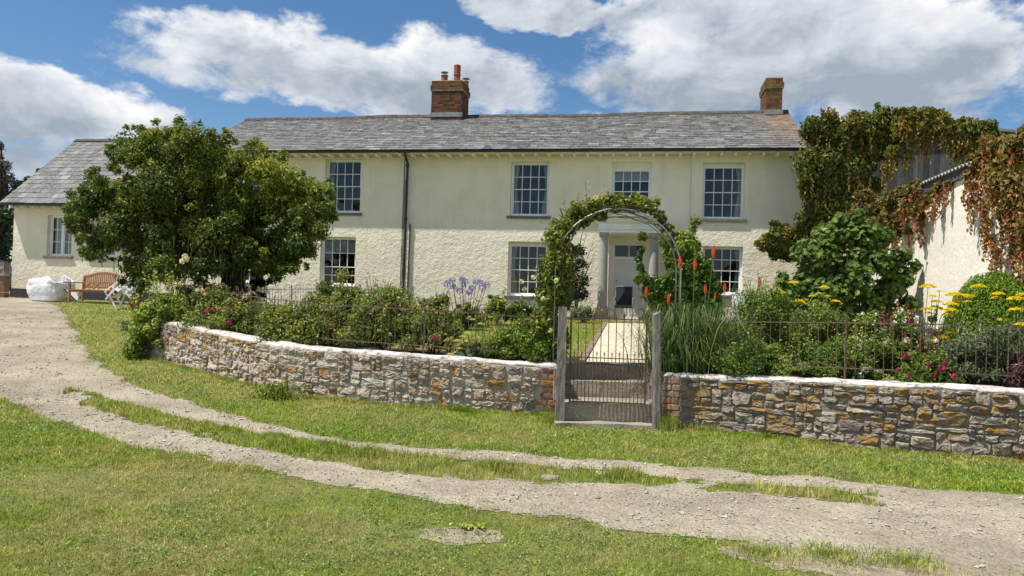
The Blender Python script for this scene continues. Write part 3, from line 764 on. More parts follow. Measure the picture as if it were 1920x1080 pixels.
steps = thing('stone_steps', 'rough granite steps climbing behind the iron gate to the path', 'steps', ((sx0+sx1)/2, GY, .05))
z1 = at(1140, 757, GY)[2]
rough_box(sx0, sx1, GY, GY+.32, -.05, z1, 2).build('sill_stone', STEPM, steps, smooth=True, bevel=0)
rough_box(STX0+.02, STX1-.02, GY+.33, GY+.95, -.05, z1-.02, 4).build('landing', STEPM, steps)
rough_box(STX0+.02, STX1-.02, GY+.75, GY+1.2, .2, z1+.20, 6).build('step', STEPM, steps, smooth=True)
rough_box(STX0+.02, STX1-.02, GY+1.1, GY+1.62, .3, float(zin(10.7))+.018, 8).build('step', STEPM, steps, smooth=True)
for sx in (STX0, STX1):
    pb = PB()
    for k in range(14):
        yy = GY+.3+(k % 5)*.2; zz = .12+(k//5)*.2
        pb.box((sx+random.uniform(-.02, .02), yy+.1, zz+.08), (.07, 0, 0), (0, .1, .01), (0, 0, .105), random.random())
    pb.build('side_wall', RUB, steps)
# a strip of flat stone at the foot
setp(rough_box(at(1040, 800, 9.3)[0], at(1236, 800, 9.3)[0], GY-.22, GY-.02, -.03, .075, 12).build('threshold_slab', STEPM, smooth=True, origin=(sx0, GY-.2, 0)), 'flat grey stone slab in the grass before the gate step', 'paving slab')

# oak gate posts
def post(name, label, pxc, Y, wpx, yt, yb, leanx, seed):
    b = at(pxc, yb, Y); t = at(pxc+leanx, yt, Y); w = wpx*Y/FPX
    root = b; pb = PB(); n = 12; K = 12; rs = random.Random(seed)
    ph = [rs.uniform(-.12, .12) for _ in range(K)]
    b0 = 0
    for i in range(n+1):
        f = i/n; c = b+(t-b)*f-(np.array([0, 0, .12]) if i == 0 else 0)
        for k in range(K):
            a = 2*math.pi*(k+.5)/K; ex = .35; r = w/2*(1+ph[k]+rs.uniform(-.03, .03))*(1-.06*f)
            zt = (rs.uniform(-.03, .02)+.03*math.sin(a+seed)) if i == n else 0
            pb.v.append((c[0]+math.copysign(abs(math.cos(a))**ex, math.cos(a))*r, c[1]+math.copysign(abs(math.sin(a))**ex, math.sin(a))*r*1.05, c[2]+zt))
    for i in range(n):
        for k in range(K): pb.face((i*K+k, i*K+(k+1) % K, (i+1)*K+(k+1) % K, (i+1)*K+k))
    pb.face([n*K+k for k in range(K)])
    setp(pb.build(name, OAK, smooth=False, origin=tuple(b)), label, 'gate post', 'weathered oak gate posts')
post('gate_post', 'weathered grey oak post on the left of the iron gate', 1049, 9.38, 16.5, 577, 787, 6, 3)
post('gate_post', 'weathered grey oak post on the right of the iron gate', 1231, 9.25, 17, 588, 796, 0, 8)

# ------------------------------------------------------------------ iron gate and railings
def spear(pb, p, s=1.):
    pb.lathe(p, [(.006*s, 0), (.016*s, .012*s), (.008*s, .022*s), (.021*s, .045*s), (.012*s, .075*s), (.001, .105*s)], 6)
def hoop(pb, a, b, rise, r=.0055):
    a = np.array(a); b = np.array(b); c = (a+b)/2; P = []
    for k in range(11):
        th = math.pi*k/10; P.append(c+(a-c)*math.cos(th)+np.array([0, 0, rise*math.sin(th)]))
    pb.tube(P, r, 5)
gate = thing('iron_gate', 'rusty wrought iron hoop-topped gate between two oak posts', 'gate', at(1140, 757, 9.42))
gy = 9.42
gA = at(1068, 752, gy); gB = at(1209, 757, gy-.02); tA = at(1071, 597, gy); tB = at(1213, 600, gy-.02)
mA = gA+(tA-gA)*.535; mB = gB+(tB-gB)*.525
pb = PB()
for a, b, w_ in ((gA, gB, .016), (tA, tB, .014), (mA, mB, .012)): pb.bar(a, b, .01, w_)
for a, b in ((gA, tA), (gB, tB)): pb.bar(a-(b-a)*.015, b+(b-a)*.05, .022, .022, up=(1, 0, 0))
pb.build('gate_frame', RUST, gate)
pb = PB(); nb = 10
pts_t = [tA+(tB-tA)*(k/nb) for k in range(nb+1)]; pts_b = [gA+(gB-gA)*(k/nb) for k in range(nb+1)]
for k in range(1, nb): pb.tube([pts_b[k], pts_t[k]], .0058, 5)
pb.build('gate_bars', RUST, gate)
pb = PB(); pts_m = [mA+(mB-mA)*(k/nb) for k in range(nb+1)]
for k in range(nb):
    a = (pts_b[k]+pts_b[k+1])/2; b = (pts_m[k]+pts_m[k+1])/2; b = b+(b-a)*.05; pb.tube([a, b], .0048, 5); spear(pb, b, .55)
pb.build('dog_bars', RUST, gate)
for k in (0, 4, 8):
    pb = PB(); a = pts_t[k]; b = pts_t[k+2]; hoop(pb, a, b, .135); pb.build('hoop', RUST, gate)
for k in (1, 3, 5, 7, 9):
    pb = PB(); spear(pb, pts_t[k], 1. if k in (3, 7) else .75); pb.build('finial', RUST, gate)
for z in (.2, .75):
    pb = PB(); p = gA+(tA-gA)*z; pb.bar(p+np.array([-.07, 0, 0]), p, .03, .03); pb.build('hinge', RUST, gate)

def railing(name, label, line, s0, s1, inset, zb, zt, rise, posts, gap=None, sub=.105):
    c, t, n = line.at(s0); root = thing(name, label, 'railing', (c[0]-n[0]*inset, c[1]-n[1]*inset, c[3]), 'hoop-topped iron railings round the garden')
    def P(s, z):
        c, t, n = line.at(s); return np.array([c[0]-n[0]*inset, c[1]-n[1]*inset, c[3]+z])
    N_ = int((s1-s0)/sub); N_ -= N_ % 4; ds = (s1-s0)/N_
    ps = sorted(posts)
    secs = [s0]+ps+[s1]
    for a, b in zip(secs[:-1], secs[1:]):
        ks = [k for k in range(N_+1) if a <= s0+k*ds < b-1e-6]
        if not ks: continue
        pb = PB()
        for k in ks: 
            s = s0+k*ds; pb.tube([P(s, zb-.03), P(s, zt)], .0048, 5)
            if k % 4 == 0 and s+2*ds <= s1: hoop(pb, P(s, zt), P(s+2*ds, zt), rise, .0048)
        q = np.linspace(a, b, max(2, int((b-a)/.3)+1))
        for z, h in ((zb, .02), (zt, .02)):
            for u, v in zip(q[:-1], q[1:]): pb.bar(P(u, z), P(v, z), .007, h*.7)
        pb.build('railing_panel', RUST, root)
    for s in ps+[s0+.02]:
        pb = PB(); pb.bar(P(s, -.25), P(s, zt+.06), .018, .018, up=(1, 0, 0)); pb.lathe(P(s, zt+.06), [(.01, 0), (.018, .015), (.012, .03), (.002, .042)], 8)
        p = P(s, .3); c, t, n = line.at(s); pb.bar(p, np.array([c[0]-n[0]*(inset+.35), c[1]-n[1]*(inset+.35), c[3]-.1]), .014, .014); pb.build('post', RUST, root)
    return root
railing('iron_railing', 'rusty hoop-topped railing behind the curved wall left of the gate', LL, .12, 9.1, .44, .09, .60, .13, [2.0, 4.1, 6.2, 8.2])
railing('iron_railing', 'rusty hoop-topped railing behind the lichened wall right of the gate', LR, .12, LR.len-.3, .44, .11, .66, .15, [2.1, 4.2, 6.3])
class SL:   # straight line stand-in for far railing
    def __init__(s, a, b): s.a = np.array(a); s.b = np.array(b); s.len = np.linalg.norm(s.b[:2]-s.a[:2])
    def at(s, x):
        f = x/s.len; c = s.a+(s.b-s.a)*f; t = unit((s.b-s.a)[:2]); n = np.array([t[1], -t[0]]); return np.array([c[0], c[1], c[2], c[2]]), t, n
fa = at(440, 556, 17.8); fb = at(545, 560, 19.6)
railing('iron_railing', 'far short length of hoop-topped railing behind the big tree trunk', SL((fa[0], fa[1], float(zin(fa[1]))+.1), (fb[0], fb[1], float(zin(fb[1]))+.1)), 0, 3.0, 0, .05, .62, .14, [1.0, 2.0])

# ------------------------------------------------------------------ house
UW = lambda px, py=350: FP(px, py)[0]
uL, uR = UW(372, 330), UW(1504, 350); uS = UW(1296, 350)
zE = FP(1000, 281, .35)[1]     # eaves
zR_ = at(960, 209, 26.35)[2]
VRID = -3.2
def hexh(pb, u0, u1, v0, v1, z0, z1, t=.5, m=0, l=0.):
    pb.hexa([H(u0, v1, z0), H(u1, v1, z0), H(u1, v0, z0), H(u0, v0, z0), H(u0, v1, z1), H(u1, v1, z1), H(u1, v0, z1), H(u0, v0, z1)], t, m, l)
def facade(name, u0, u1, z0, z1, v, holes, mat, parent, depth=.24):
    us = sorted(set([u0, u1]+[h[0] for h in holes]+[h[1] for h in holes])); zs = sorted(set([z0, z1]+[h[2] for h in holes]+[h[3] for h in holes]))
    pb = PB()
    for i in range(len(us)-1):
        for j in range(len(zs)-1):
            cu, cz = (us[i]+us[i+1])/2, (zs[j]+zs[j+1])/2
            if any(h[0] < cu < h[1] and h[2] < cz < h[3] for h in holes): continue
            b = len(pb.v); pb.v += [tuple(H(us[i], v, zs[j])), tuple(H(us[i+1], v, zs[j])), tuple(H(us[i+1], v, zs[j+1])), tuple(H(us[i], v, zs[j+1]))]; pb.face((b, b+1, b+2, b+3))
    for (a, b_, c, d) in holes:
        for P in (((a, c), (b_, c)), ((b_, c), (b_, d)), ((b_, d), (a, d)), ((a, d), (a, c))):
            b = len(pb.v); (p, q) = P
            pb.v += [tuple(H(p[0], v, p[1])), tuple(H(p[0], v-depth, p[1])), tuple(H(q[0], v-depth, q[1])), tuple(H(q[0], v, q[1]))]; pb.face((b, b+1, b+2, b+3))
    return pb.build(name, mat, parent)
def window(parent, hole, v, cols=4, rows=4, sill=True, curtain='sides', blind=0., meet=.5, casement=False, sillm=None, head=0., label=None):
    u0, u1, z0, z1 = hole; z1 -= head; v0 = v-.15
    pb = PB(); fw = .055
    hexh(pb, u0, u0+fw, v0-.08, v0+.0, z0, z1); hexh(pb, u1-fw, u1, v0-.08, v0, z0, z1)
    hexh(pb, u0+fw, u1-fw, v0-.08, v0-.002, z1-fw, z1); hexh(pb, u0+fw, u1-fw, v0-.08, v0+.03, z0, z0+fw*1.2)
    if head: hexh(pb, u0, u1, v0-.08, v0+.012, z1, z1+head, m=1)
    a, b = u0+fw, u1-fw; c, d = z0+fw*1.2, z1-fw; zm = c+(d-c)*meet
    if casement:
        um = (a+b)/2; hexh(pb, um-.045, um+.045, v0-.06, v0-.004, c, d); fs = [(a, um-.045, c, d, 2, rows, -.03), (um+.045, b, c, d, 2, rows, -.03)]
    else:
        fs = [(a, b, c, zm+.018, cols, rows//2, -.055), (a, b, zm-.018, d, cols, rows//2, -.022)]
    for (a, b, c, d, nc, nr, dv) in fs:
        s = .028; vv = v0+dv
        hexh(pb, a, a+s, vv-.02, vv, c, d); hexh(pb, b-s, b, vv-.02, vv, c, d); hexh(pb, a+s, b-s, vv-.02, vv-.001, c, c+s); hexh(pb, a+s, b-s, vv-.02, vv-.001, d-s, d)
        for i in range(1, nc):
            x = a+s+(b-a-2*s)*i/nc; hexh(pb, x-.011, x+.011, vv-.016, vv-.002, c+s, d-s)
        for j in range(1, nr):
            z = c+s+(d-c-2*s)*j/nr; hexh(pb, a+s, b-s, vv-.017, vv-.003, z-.011, z+.011)
    w = pb.build('window', [WHITE, CREAM], parent)
    if label: w['label'] = label
    pg = PB()
    for (a, b, c, d, nc, nr, dv) in fs:
        q = len(pg.v); vv = v0+dv-.012; pg.v += [tuple(H(a+.01, vv, c+.01)), tuple(H(b-.01, vv, c+.01)), tuple(H(b-.01, vv, d-.01)), tuple(H(a+.01, vv, d-.01))]; pg.face((q, q+1, q+2, q+3))
    pg.build('pane', GLASS, w)
    if sill:
        ps = PB(); hexh(ps, u0-.09, u1+.09, v-.12, v+.07, z0-.085, z0-.003); ps.build('sill', sillm or STONE, w, bevel=.008)
    if curtain:
        for side in ((0, 1) if curtain in ('sides', 'full') else ((0,) if curtain == 'left' else (1,))):
            pc = PB(); wd = (u1-u0)*(.5 if curtain == 'full' else .20)
            def cf(i, j, side=side):
                k = 1-.35*math.sin(math.pi*min(1, (1-j)*1.2))*(0 if curtain == 'full' else 1); x = i*wd*k; x = (u0+x) if side == 0 else (u1-x)
                return H(x, v0-.2+.025*math.sin(i*22), z0+(z1-z0)*j)
            pc.grid(cf, 18, 6); pc.build('curtain', CURT, w, smooth=True)
    if blind:
        pbn = PB(); hexh(pbn, u0+.06, u1-.06, v0-.17, v0-.16, z1-(z1-z0)*blind, z1-.02); pbn.build('blind', CURT, w)
    # dark room lining so that the glass reads deep
    return w
def hole(px0, px1, py0, py1):
    pm = (px0+px1)/2, (py0+py1)/2
    return (FP(px0, pm[1])[0], FP(px1, pm[1])[0], FP(pm[0], py1)[1], FP(pm[0], py0)[1])
house = thing('farmhouse', 'long two-storey cream rendered farmhouse with grey slate roof and porch', 'house', H((uL+uR)/2, 0, GZ))
HZ0 = GZ-.3
hW = {'w0': hole(437, 503, 298, 396), 'w1': hole(609, 676, 298, 399), 'w2': hole(957, 1029, 303, 405), 'w3': hole(1147, 1221, 303, 394), 'w4': hole(1317, 1396, 305, 411),
      'l0': hole(430, 496, 443, 530), 'l1': hole(600, 666, 444, 536), 'l2': hole(952, 1026, 453, 555), 'l3': hole(1316, 1392, 462, 553)}
dh = FP(1147, 520)[0], FP(1209, 520)[0], GZ+.02, FP(1177, 456)[1]
facade('front_wall', uL, uS, HZ0, zE+.05, 0, [hW[k] for k in ('w0', 'w1', 'w2', 'w3', 'l0', 'l1', 'l2')]+[dh], CREAM, house)
facade('front_wall', uS, uR, HZ0, zE+.05, .035, [hW['w4'], hW['l3']], CREAM, house)
pb = PB(); b = len(pb.v)
for (u, v0, v1) in ((uL, 0, 2*VRID), (uR, .035, 2*VRID)):
    q = len(pb.v); pb.v += [tuple(H(u, v0, HZ0)), tuple(H(u, v1, HZ0)), tuple(H(u, v1, zE)), tuple(H(u, VRID, zR_-.06)), tuple(H(u, v0, zE))]; pb.face((q, q+1, q+2, q+3, q+4))
pb.build('gable_wall', CREAM, house)
pb = PB(); q = len(pb.v); pb.v += [tuple(H(uL, 2*VRID, HZ0)), tuple(H(uR, 2*VRID, HZ0)), tuple(H(uR, 2*VRID, zE)), tuple(H(uL, 2*VRID, zE))]; pb.face((q, q+1, q+2, q+3)); pb.build('back_wall', CREAM, house)
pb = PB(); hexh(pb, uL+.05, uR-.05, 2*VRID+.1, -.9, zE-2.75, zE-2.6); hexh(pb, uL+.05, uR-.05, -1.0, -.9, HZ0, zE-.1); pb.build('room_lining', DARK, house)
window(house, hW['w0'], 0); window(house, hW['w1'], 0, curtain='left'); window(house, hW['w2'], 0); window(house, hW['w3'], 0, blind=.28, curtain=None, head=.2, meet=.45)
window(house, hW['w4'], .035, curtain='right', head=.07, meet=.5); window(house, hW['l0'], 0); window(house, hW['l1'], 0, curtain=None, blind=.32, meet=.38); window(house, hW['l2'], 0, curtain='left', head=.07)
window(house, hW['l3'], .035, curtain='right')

def slates(parent, u0, u1, vE_, zE_, vR_, zR2, rows, lichf, wav=0., name='roof'):
    pb = PB(); L = math.hypot(vE_-vR_, zR2-zE_); dv = (vR_-vE_)/L; dz = (zR2-zE_)/L; nv, nz_ = dz, -dv   # normal of slope
    rows_h = [1.25-.5*i/rows for i in range(rows)]; s = sum(rows_h); y = 0
    for r in range(rows):
        h = L*rows_h[r]/s; x = u0-random.uniform(0, .2); w0 = .26*rows_h[r]
        while x < u1:
            w_ = w0*random.uniform(.6, 1.25); a = max(x, u0); b_ = min(x+w_-.006, u1)
            if b_-a > .03:
                t = random.random()*.6+.4*random.random()**2; lift = .013+random.uniform(0, .011); lo = y-random.uniform(.0, .022); hi = min(y+h*1.08, L)
                P = []
                for (uu, yy, up) in ((a, lo, lift), (b_, lo, lift+random.uniform(-.004, .004)), (b_, hi, .004), (a, hi, .004)):
                    wv = wav*(math.sin(uu*.55)+.6*math.sin(uu*1.3+1))*yy/L
                    for e in (0, 1): P.append(H(uu, vE_+dv*yy+nv*(up-.010*(1-e)), zE_+dz*yy+nz_*(up-.010*(1-e))+wv))
                pb.hexa([P[0], P[2], P[4], P[6], P[1], P[3], P[5], P[7]], t, 0, lichf((a+b_)/2, y/L))
            x += w_
        y += h
    o = pb.build(name, SLATE, parent)
    return o
def roof_under(parent, u0, u1, vE_, zE_, vR_, zR2, mat, name='roof_deck'):
    pb = PB(); vb = 2*vR_-vE_; t = .06
    P = lambda u: [H(u, vE_, zE_-.03), H(u, vR_, zR2-.03), H(u, vb, zE_-.03), H(u, vb, zE_-.03-t), H(u, vR_, zR2-.03-t), H(u, vE_, zE_-.03-t)]
    A = P(u0); B = P(u1); b = len(pb.v); pb.v += [tuple(x) for x in A+B]
    for i in range(6): pb.face((b+i, b+6+i, b+6+(i+1) % 6, b+(i+1) % 6))
    for k in (0, 6):
        pb.face((b+k+0, b+k+1, b+k+4, b+k+5)); pb.face((b+k+1, b+k+2, b+k+3, b+k+4))
    return pb.build(name, mat, parent)
OV = .48
uRr = uR+.12; uLr = uL-.12
ml = lambda u, y: (min(.8, max(0, (u-(uR-1.3))/1.2))*(.1+.8*y) if u > uR-1.7 else (.45 if random.random() < .004 else .0)) + (.15 if y > .95 else 0)
deck = roof_under(house, uLr, uRr, OV, zE, VRID, zR_, SLATE)
slates(house, uLr, uRr, OV, zE, VRID, zR_, 24, ml, .022)
# ridge tiles
RIDGE = simple('ridge_tile', (.085, .068, .058), .85, .2, var=.5, scale=5, bump=.008)
pb = PB(); u = uLr
while u < uRr:
    u2 = min(u+.44, uRr); dz = .022*(math.sin(u*.55)+.6*math.sin(u*1.3+1))+random.uniform(-.006, .006)
    for sg in (1, -1):
        P0 = [(0, .075), (.11*sg, .02), (.17*sg, -.055)]
        for (a, b_) in zip(P0[:-1], P0[1:]):
            pb.hexa([H(u, VRID+a[0], zR_+a[1]+dz-.02), H(u2-.012, VRID+a[0], zR_+a[1]+dz-.02), H(u2-.012, VRID+b_[0], zR_+b_[1]+dz-.02), H(u, VRID+b_[0], zR_+b_[1]+dz-.02),
                     H(u, VRID+a[0], zR_+a[1]+dz), H(u2-.012, VRID+a[0], zR_+a[1]+dz), H(u2-.012, VRID+b_[0], zR_+b_[1]+dz), H(u, VRID+b_[0], zR_+b_[1]+dz)])
    u = u2
pb.build('ridge_tiles', RIDGE, house)
def gutter(parent, u0, u1, v, z, r=.055):
    pb = PB(); n = 8; b = len(pb.v); q = np.linspace(u0, u1, 30)
    for uu in q:
        for k in range(n+1):
            th = math.pi+math.pi*k/n; pb.v.append(tuple(H(uu, v+r*math.cos(th), z+r*math.sin(th)+.006*math.sin(uu))))
    for i in range(len(q)-1):
        for k in range(n): pb.face((b+i*(n+1)+k, b+(i+1)*(n+1)+k, b+(i+1)*(n+1)+k+1, b+i*(n+1)+k+1))
    pb.face([b+k for k in range(n+1)]); pb.face([b+(len(q)-1)*(n+1)+k for k in range(n+1)][::-1])
    hexh(pb, u0, u1, v-r-.02, v-r+.004, z-.04, z+.02)
    return pb.build('gutter', BLACK, parent, smooth=False)
gutter(house, uLr, uRr, OV+.05, zE-.045)
RAFT = simple('rafter_paint', (.82, .80, .70), .7, .2, var=.08)
u = uL+.15
while u < uR:
    pb = PB(); q = 0.035 if u > uS else 0
    hexh(pb, u-.038, u+.038, q+.002, OV-.03, zE-.19, zE-.10); pb.build('rafter_tail', RAFT, house); u += .405
# soffit board, dark
pb = PB(); hexh(pb, uL, uR, .038, OV-.02, zE-.095, zE-.088); pb.build('soffit', CREAM, house)
# downpipes
pd = PB(); u_p = FP(761, 400, .1)[0]; zb = GZ-.05
pd.tube([H(u_p+.03, OV+.03, zE-.08), H(u_p+.02, OV-.1, zE-.2), H(u_p+.01, .1, zE-.38), H(u_p, .1, zE-2.2), H(u_p-.02, .1, zb)], .042, 10)
for z in (zE-.45, zE-2.2, zE-3.9): pd.tube([H(u_p, .1, z-.05), H(u_p, .1, z+.05)], .056, 10)
pd.build('downpipe', BLACK, house, smooth=False)
pd = PB(); pd.tube([H(u_p-.11, .05, zE-.2), H(u_p-.13, .05, zb)], .014, 6); pd.tube([H(u_p-.075, .05, zE-.9), H(u_p-.09, .05, zb)], .011, 6); pd.build('cable_run', BLACK, house)
pd = PB(); u_q = FP(767, 480, .05)[0]; pd.tube([H(u_q, .05, FP(767, 420)[1]), H(u_q-.02, .05, zb)], .02, 8); pd.build('vent_pipe', BLACK, house)

def brick_stack(name, px0, px1, pyt, pyb, v0, depth, parent, lf, capl):
    o = H(0, v0, 0); u0 = FP(px0, (pyt+pyb)/2, v0)[0]; u1 = FP(px1, (pyt+pyb)/2, v0)[0]; z1 = FP((px0+px1)/2, pyt, v0)[1]; z0 = FP((px0+px1)/2, pyb, v0)[1]-.35
    core = PB(); hexh(core, u0+.006, u1-.006, v0-depth+.006, v0-.006, z0, z1-.02); c = core.build(name, MORT, parent)
    pb = PB()
    def ring(z, h, grow, l, tk=.0):
        a0, a1, b0, b1 = u0-grow, u1+grow, v0-depth-grow, v0+grow
        for (ax, fr, to, fixed, sgn) in (('u', a0, a1, b1, 1), ('v', b0, b1, a1, 1), ('v', b0, b1, a0, -1), ('u', a0, a1, b0, -1)):
            x = fr+(random.choice((0, .11)) if not tk else 0); 
            if x > fr: seg = [(fr, x)]
            else: seg = []
            while x < to-.01: seg.append((x, min(x+.222, to))); x += .222
            for (p, q) in seg:
                t = random.random(); e = random.uniform(-.003, .004); d = .05
                if ax == 'u': hexh(pb, p+.004, q-.004, min(fixed-sgn*d, fixed+sgn*e), max(fixed-sgn*d, fixed+sgn*e), z+.005, z+h-.005, t, 0, l)
                else: hexh(pb, min(fixed-sgn*d, fixed+sgn*e), max(fixed-sgn*d, fixed+sgn*e), p+.004, q-.004, z+.005, z+h-.005, t, 0, l)
    z = z0; k = 0
    while z < z1-.32: ring(z, .078, 0, lf); z += .078; k += 1
    while z < z1-.14: ring(z, .078, .045, capl); z += .078
    core2 = PB(); hexh(core2, u0-.035, u1+.035, v0-depth-.035, v0+.035, z1-.32, z-.004); core2.build('oversailing_course', MORT, c)
    while z < z1: ring(z, .078, .01, capl); z += .078
    pb.build('brickwork', BRICK, c)
    tp = PB(); hexh(tp, u0-.005, u1+.005, v0-depth-.005, v0+.005, z-.03, z+.02); tp.build('flaunching', MORT, c, bevel=.02)
    fl = PB(); zf = z0+.35; hexh(fl, u0-.03, u1+.03, v0-.1, v0+.02, zf-.12, zf+.045); fl.build('lead_flashing', LEAD, c)
    return c, u0, u1, z+.02
# chimney front faces stand part way up the front slope
c1, cu0, cu1, cz = brick_stack('chimney', 809, 866, 154, 213, -2.75, 1.05, house, .1, .5)
def pot(parent, u, v, z, r, h, cowl):
    pb = PB(); pb.lathe(H(u, v, z), [(r*1.08, 0), (r, .03), (r*.92, h*.8), (r*1.1, h*.82), (r*1.1, h*.9), (r, h)], 14); p = pb.build('chimney_pot', TERRA, parent, smooth=False)
    pc = PB()
    if cowl == 'cap':
        for a in range(4): pc.tube([H(u+.07*math.cos(a*1.57), v+.07*math.sin(a*1.57), z+h), H(u+.07*math.cos(a*1.57), v+.07*math.sin(a*1.57), z+h+.1)], .006, 4)
        pc.lathe(H(u, v, z+h+.09), [(.14, 0), (.145, .01), (.08, .05), (.01, .065)], 14); pc.build('rain_cowl', LEAD, p)
    elif cowl == 'tall':
        pc.lathe(H(u, v, z+h), [(r*.85, 0), (r, .03), (r, .27), (r*1.07, .28), (r*.95, .32)], 8); pc.build('louvred_cowl', TERRA, p)
pot(c1, cu0+.40, -3.0, cz, .125, .26, 'cap'); pot(c1, cu1-.27, -3.0, cz, .125, .30, 'tall'); pot(c1, cu1-.08, -3.62, cz, .10, .20, 'cap')
brick_stack('chimney', 1436, 1467, 148, 208, -2.8, 1.2, house, .5, .9)

# porch
vp = 1.05
pu0 = FP(1120, 500, vp)[0]; pu1 = FP(1236, 500, vp)[0]; pzt = FP(1160, 408, vp)[1]; pzb = FP(1160, 436, vp)[1]
pb = PB(); hexh(pb, pu0, pu1, 0, vp, pzb, pzt-.16); hexh(pb, pu0-.04, pu1+.04, 0, vp+.04, pzb+.10, pzb+.14)
hexh(pb, pu0-.05, pu1+.05, 0, vp+.05, pzt-.16, pzt-.11); hexh(pb, pu0-.12, pu1+.12, 0, vp+.12, pzt-.11, pzt-.05); hexh(pb, pu0-.17, pu1+.17, 0, vp+.17, pzt-.05, pzt-.01)
porch = pb.build('porch', PORCH, house)
pb = PB(); hexh(pb, pu0-.20, pu1+.20, .0, vp+.20, pzt-.006, pzt+.03); pb.build('lead_roof', LEAD, porch)
for uu in (pu0+.16, pu1-.16):
    zb_ = GZ+.02; pb = PB(); pb.lathe(H(uu, vp-.17, zb_+.34), [(.165, 0), (.165, .03), (.15, .05), (.148, .4), (.142, 1.2), (.128, pzb-zb_-.50), (.128, pzb-zb_-.48), (.155, pzb-zb_-.42), (.155, pzb-zb_-.34)], 20)
    c = pb.build('column', GRAN, house, smooth=False)
    pb = PB(); hexh(pb, uu-.19, uu+.19, vp-.36, vp+.02, GZ-.1, zb_+.34); pb.build('pedestal', PEDE, c, bevel=.015)
for uu in (pu0+.22, pu1-.22):
    pb = PB(); hexh(pb, uu-.07, uu+.07, 0, .1, GZ+.1, pzb); hexh(pb, uu-.09, uu+.09, 0, .12, GZ, GZ+.12); pb.build('pilaster', PORCH, house)
# door
u0, u1, z0, z1 = dh; v0 = -.14
pb = PB(); hexh(pb, u0, u0+.07, v0-.1, v0+.03, z0, z1); hexh(pb, u1-.07, u1, v0-.1, v0+.03, z0, z1); hexh(pb, u0+.07, u1-.07, v0-.1, v0+.03, z1-.06, z1)
zf = z1-.42; hexh(pb, u0+.07, u1-.07, v0-.1, v0+.035, zf-.08, zf); hexh(pb, (u0+u1)/2-.012, (u0+u1)/2+.012, v0-.05, v0+.01, zf, z1-.06); fr = pb.build('door_frame', PORCH, house)
pb = PB(); q = len(pb.v); pb.v += [tuple(H(u0+.07, v0-.02, zf)), tuple(H(u1-.07, v0-.02, zf)), tuple(H(u1-.07, v0-.02, z1-.06)), tuple(H(u0+.07, v0-.02, z1-.06))]; pb.face((q, q+1, q+2, q+3)); pb.build('fanlight', GLASS, fr)
pb = PB(); hexh(pb, u0+.07, u1-.07, v0-.06, v0-.015, z0, zf-.08); um = (u0+u1)/2
for (a, b) in ((u0+.17, um-.04), (um+.04, u1-.17)):
    for (c, d) in ((z0+.16, z0+.72), (z0+.86, zf-.2)):
        for (p, q, r_, s) in ((a, b, c, c+.025), (a, b, d-.025, d), (a, a+.025, c+.025, d-.025), (b-.025, b, c+.025, d-.025)): hexh(pb, p, q, v0-.02, v0+.002, r_, s)
dr = pb.build('door', DOORP, house)
pb = PB(); pb.lathe(H(u0+.13, v0, z0+.95), [(.012, -.02), (.012, .02), (.028, .035), (.028, .055), (.01, .065)], 10, axis=Nv); pb.lathe(H(u0+.14, v0, z0+1.2), [(.018, -.02), (.018, .008)], 8, axis=Nv); pb.build('door_knob', BLACK, dr)
pb = PB(); hexh(pb, pu0-.25, pu1+.25, 0, vp+.25, GZ-.3, GZ+.02); hexh(pb, pu0-.1, pu1+.1, vp+.26, vp+.55, GZ-.3, GZ-.06); pb.build('doorstep', STEPM, house, bevel=.015)

# security camera under the eaves
pc = H(FP(1487, 296)[0], .035, FP(1487, 296)[1]); sec = thing('security_camera', 'small white security camera under the eaves at the right house corner', 'camera', pc)
pb = PB(); pb.tube([pc, pc+Nv*.12], .025, 8); pb.build('bracket', WHITE, sec)
pb = PB(); pb.tube([pc+Nv*.10+Uv*.05, pc+Nv*.2-Uv*.1-Zv*.03], .05, 12); pb.build('body', WHITE, sec)
pb = PB(); pb.tube([pc+Nv*.199-Uv*.1-Zv*.03, pc+Nv*.21-Uv*.111-Zv*.033], .04, 12); pb.build('lens', BLACK, sec)

# ------------------------------------------------------------------ left wing
wing = thing('cottage_wing', 'low single-storey cream wing with slate roof at the left end', 'house', H((uL_wing+uL)/2, 0, GZ+.05))
wzE = FP(110, 381, .3)[1]; wvR = -3.2
wz = at(200, 262, 0)[2] if False else None
ru = H(FP(165, 262, wvR)[0], wvR, 0); wzR = FP(200, 263, wvR)[1]; uLw = uL_wing
wh1 = (FP(86, 440)[0], FP(132, 440)[0], FP(108, 480)[1], FP(108, 403)[1]); wh2 = (FP(168, 440)[0], FP(214, 440)[0], FP(190, 482)[1], FP(190, 404)[1]); wh3 = (FP(275, 440)[0], FP(325, 440)[0], FP(300, 482)[1], FP(300, 404)[1])
facade('front_wall', uLw, uL, HZ0, wzE+.04, -.06, [wh1, wh2, wh3], CREAM, wing)
pb = PB(); u = uLw; q = 0; pb.v += [tuple(H(u, -.06, HZ0)), tuple(H(u, 2*wvR, HZ0)), tuple(H(u, 2*wvR, wzE)), tuple(H(u, wvR, wzR-.06)), tuple(H(u, -.06, wzE))]; pb.face((0, 1, 2, 3, 4)); pb.build('gable_wall', CREAM, wing)
pb = PB(); q = 0; pb.v += [tuple(H(uLw, 2*wvR, HZ0)), tuple(H(uL, 2*wvR, HZ0)), tuple(H(uL, 2*wvR, wzE)), tuple(H(uLw, 2*wvR, wzE))]; pb.face((0, 1, 2, 3)); pb.build('back_wall', CREAM, wing)
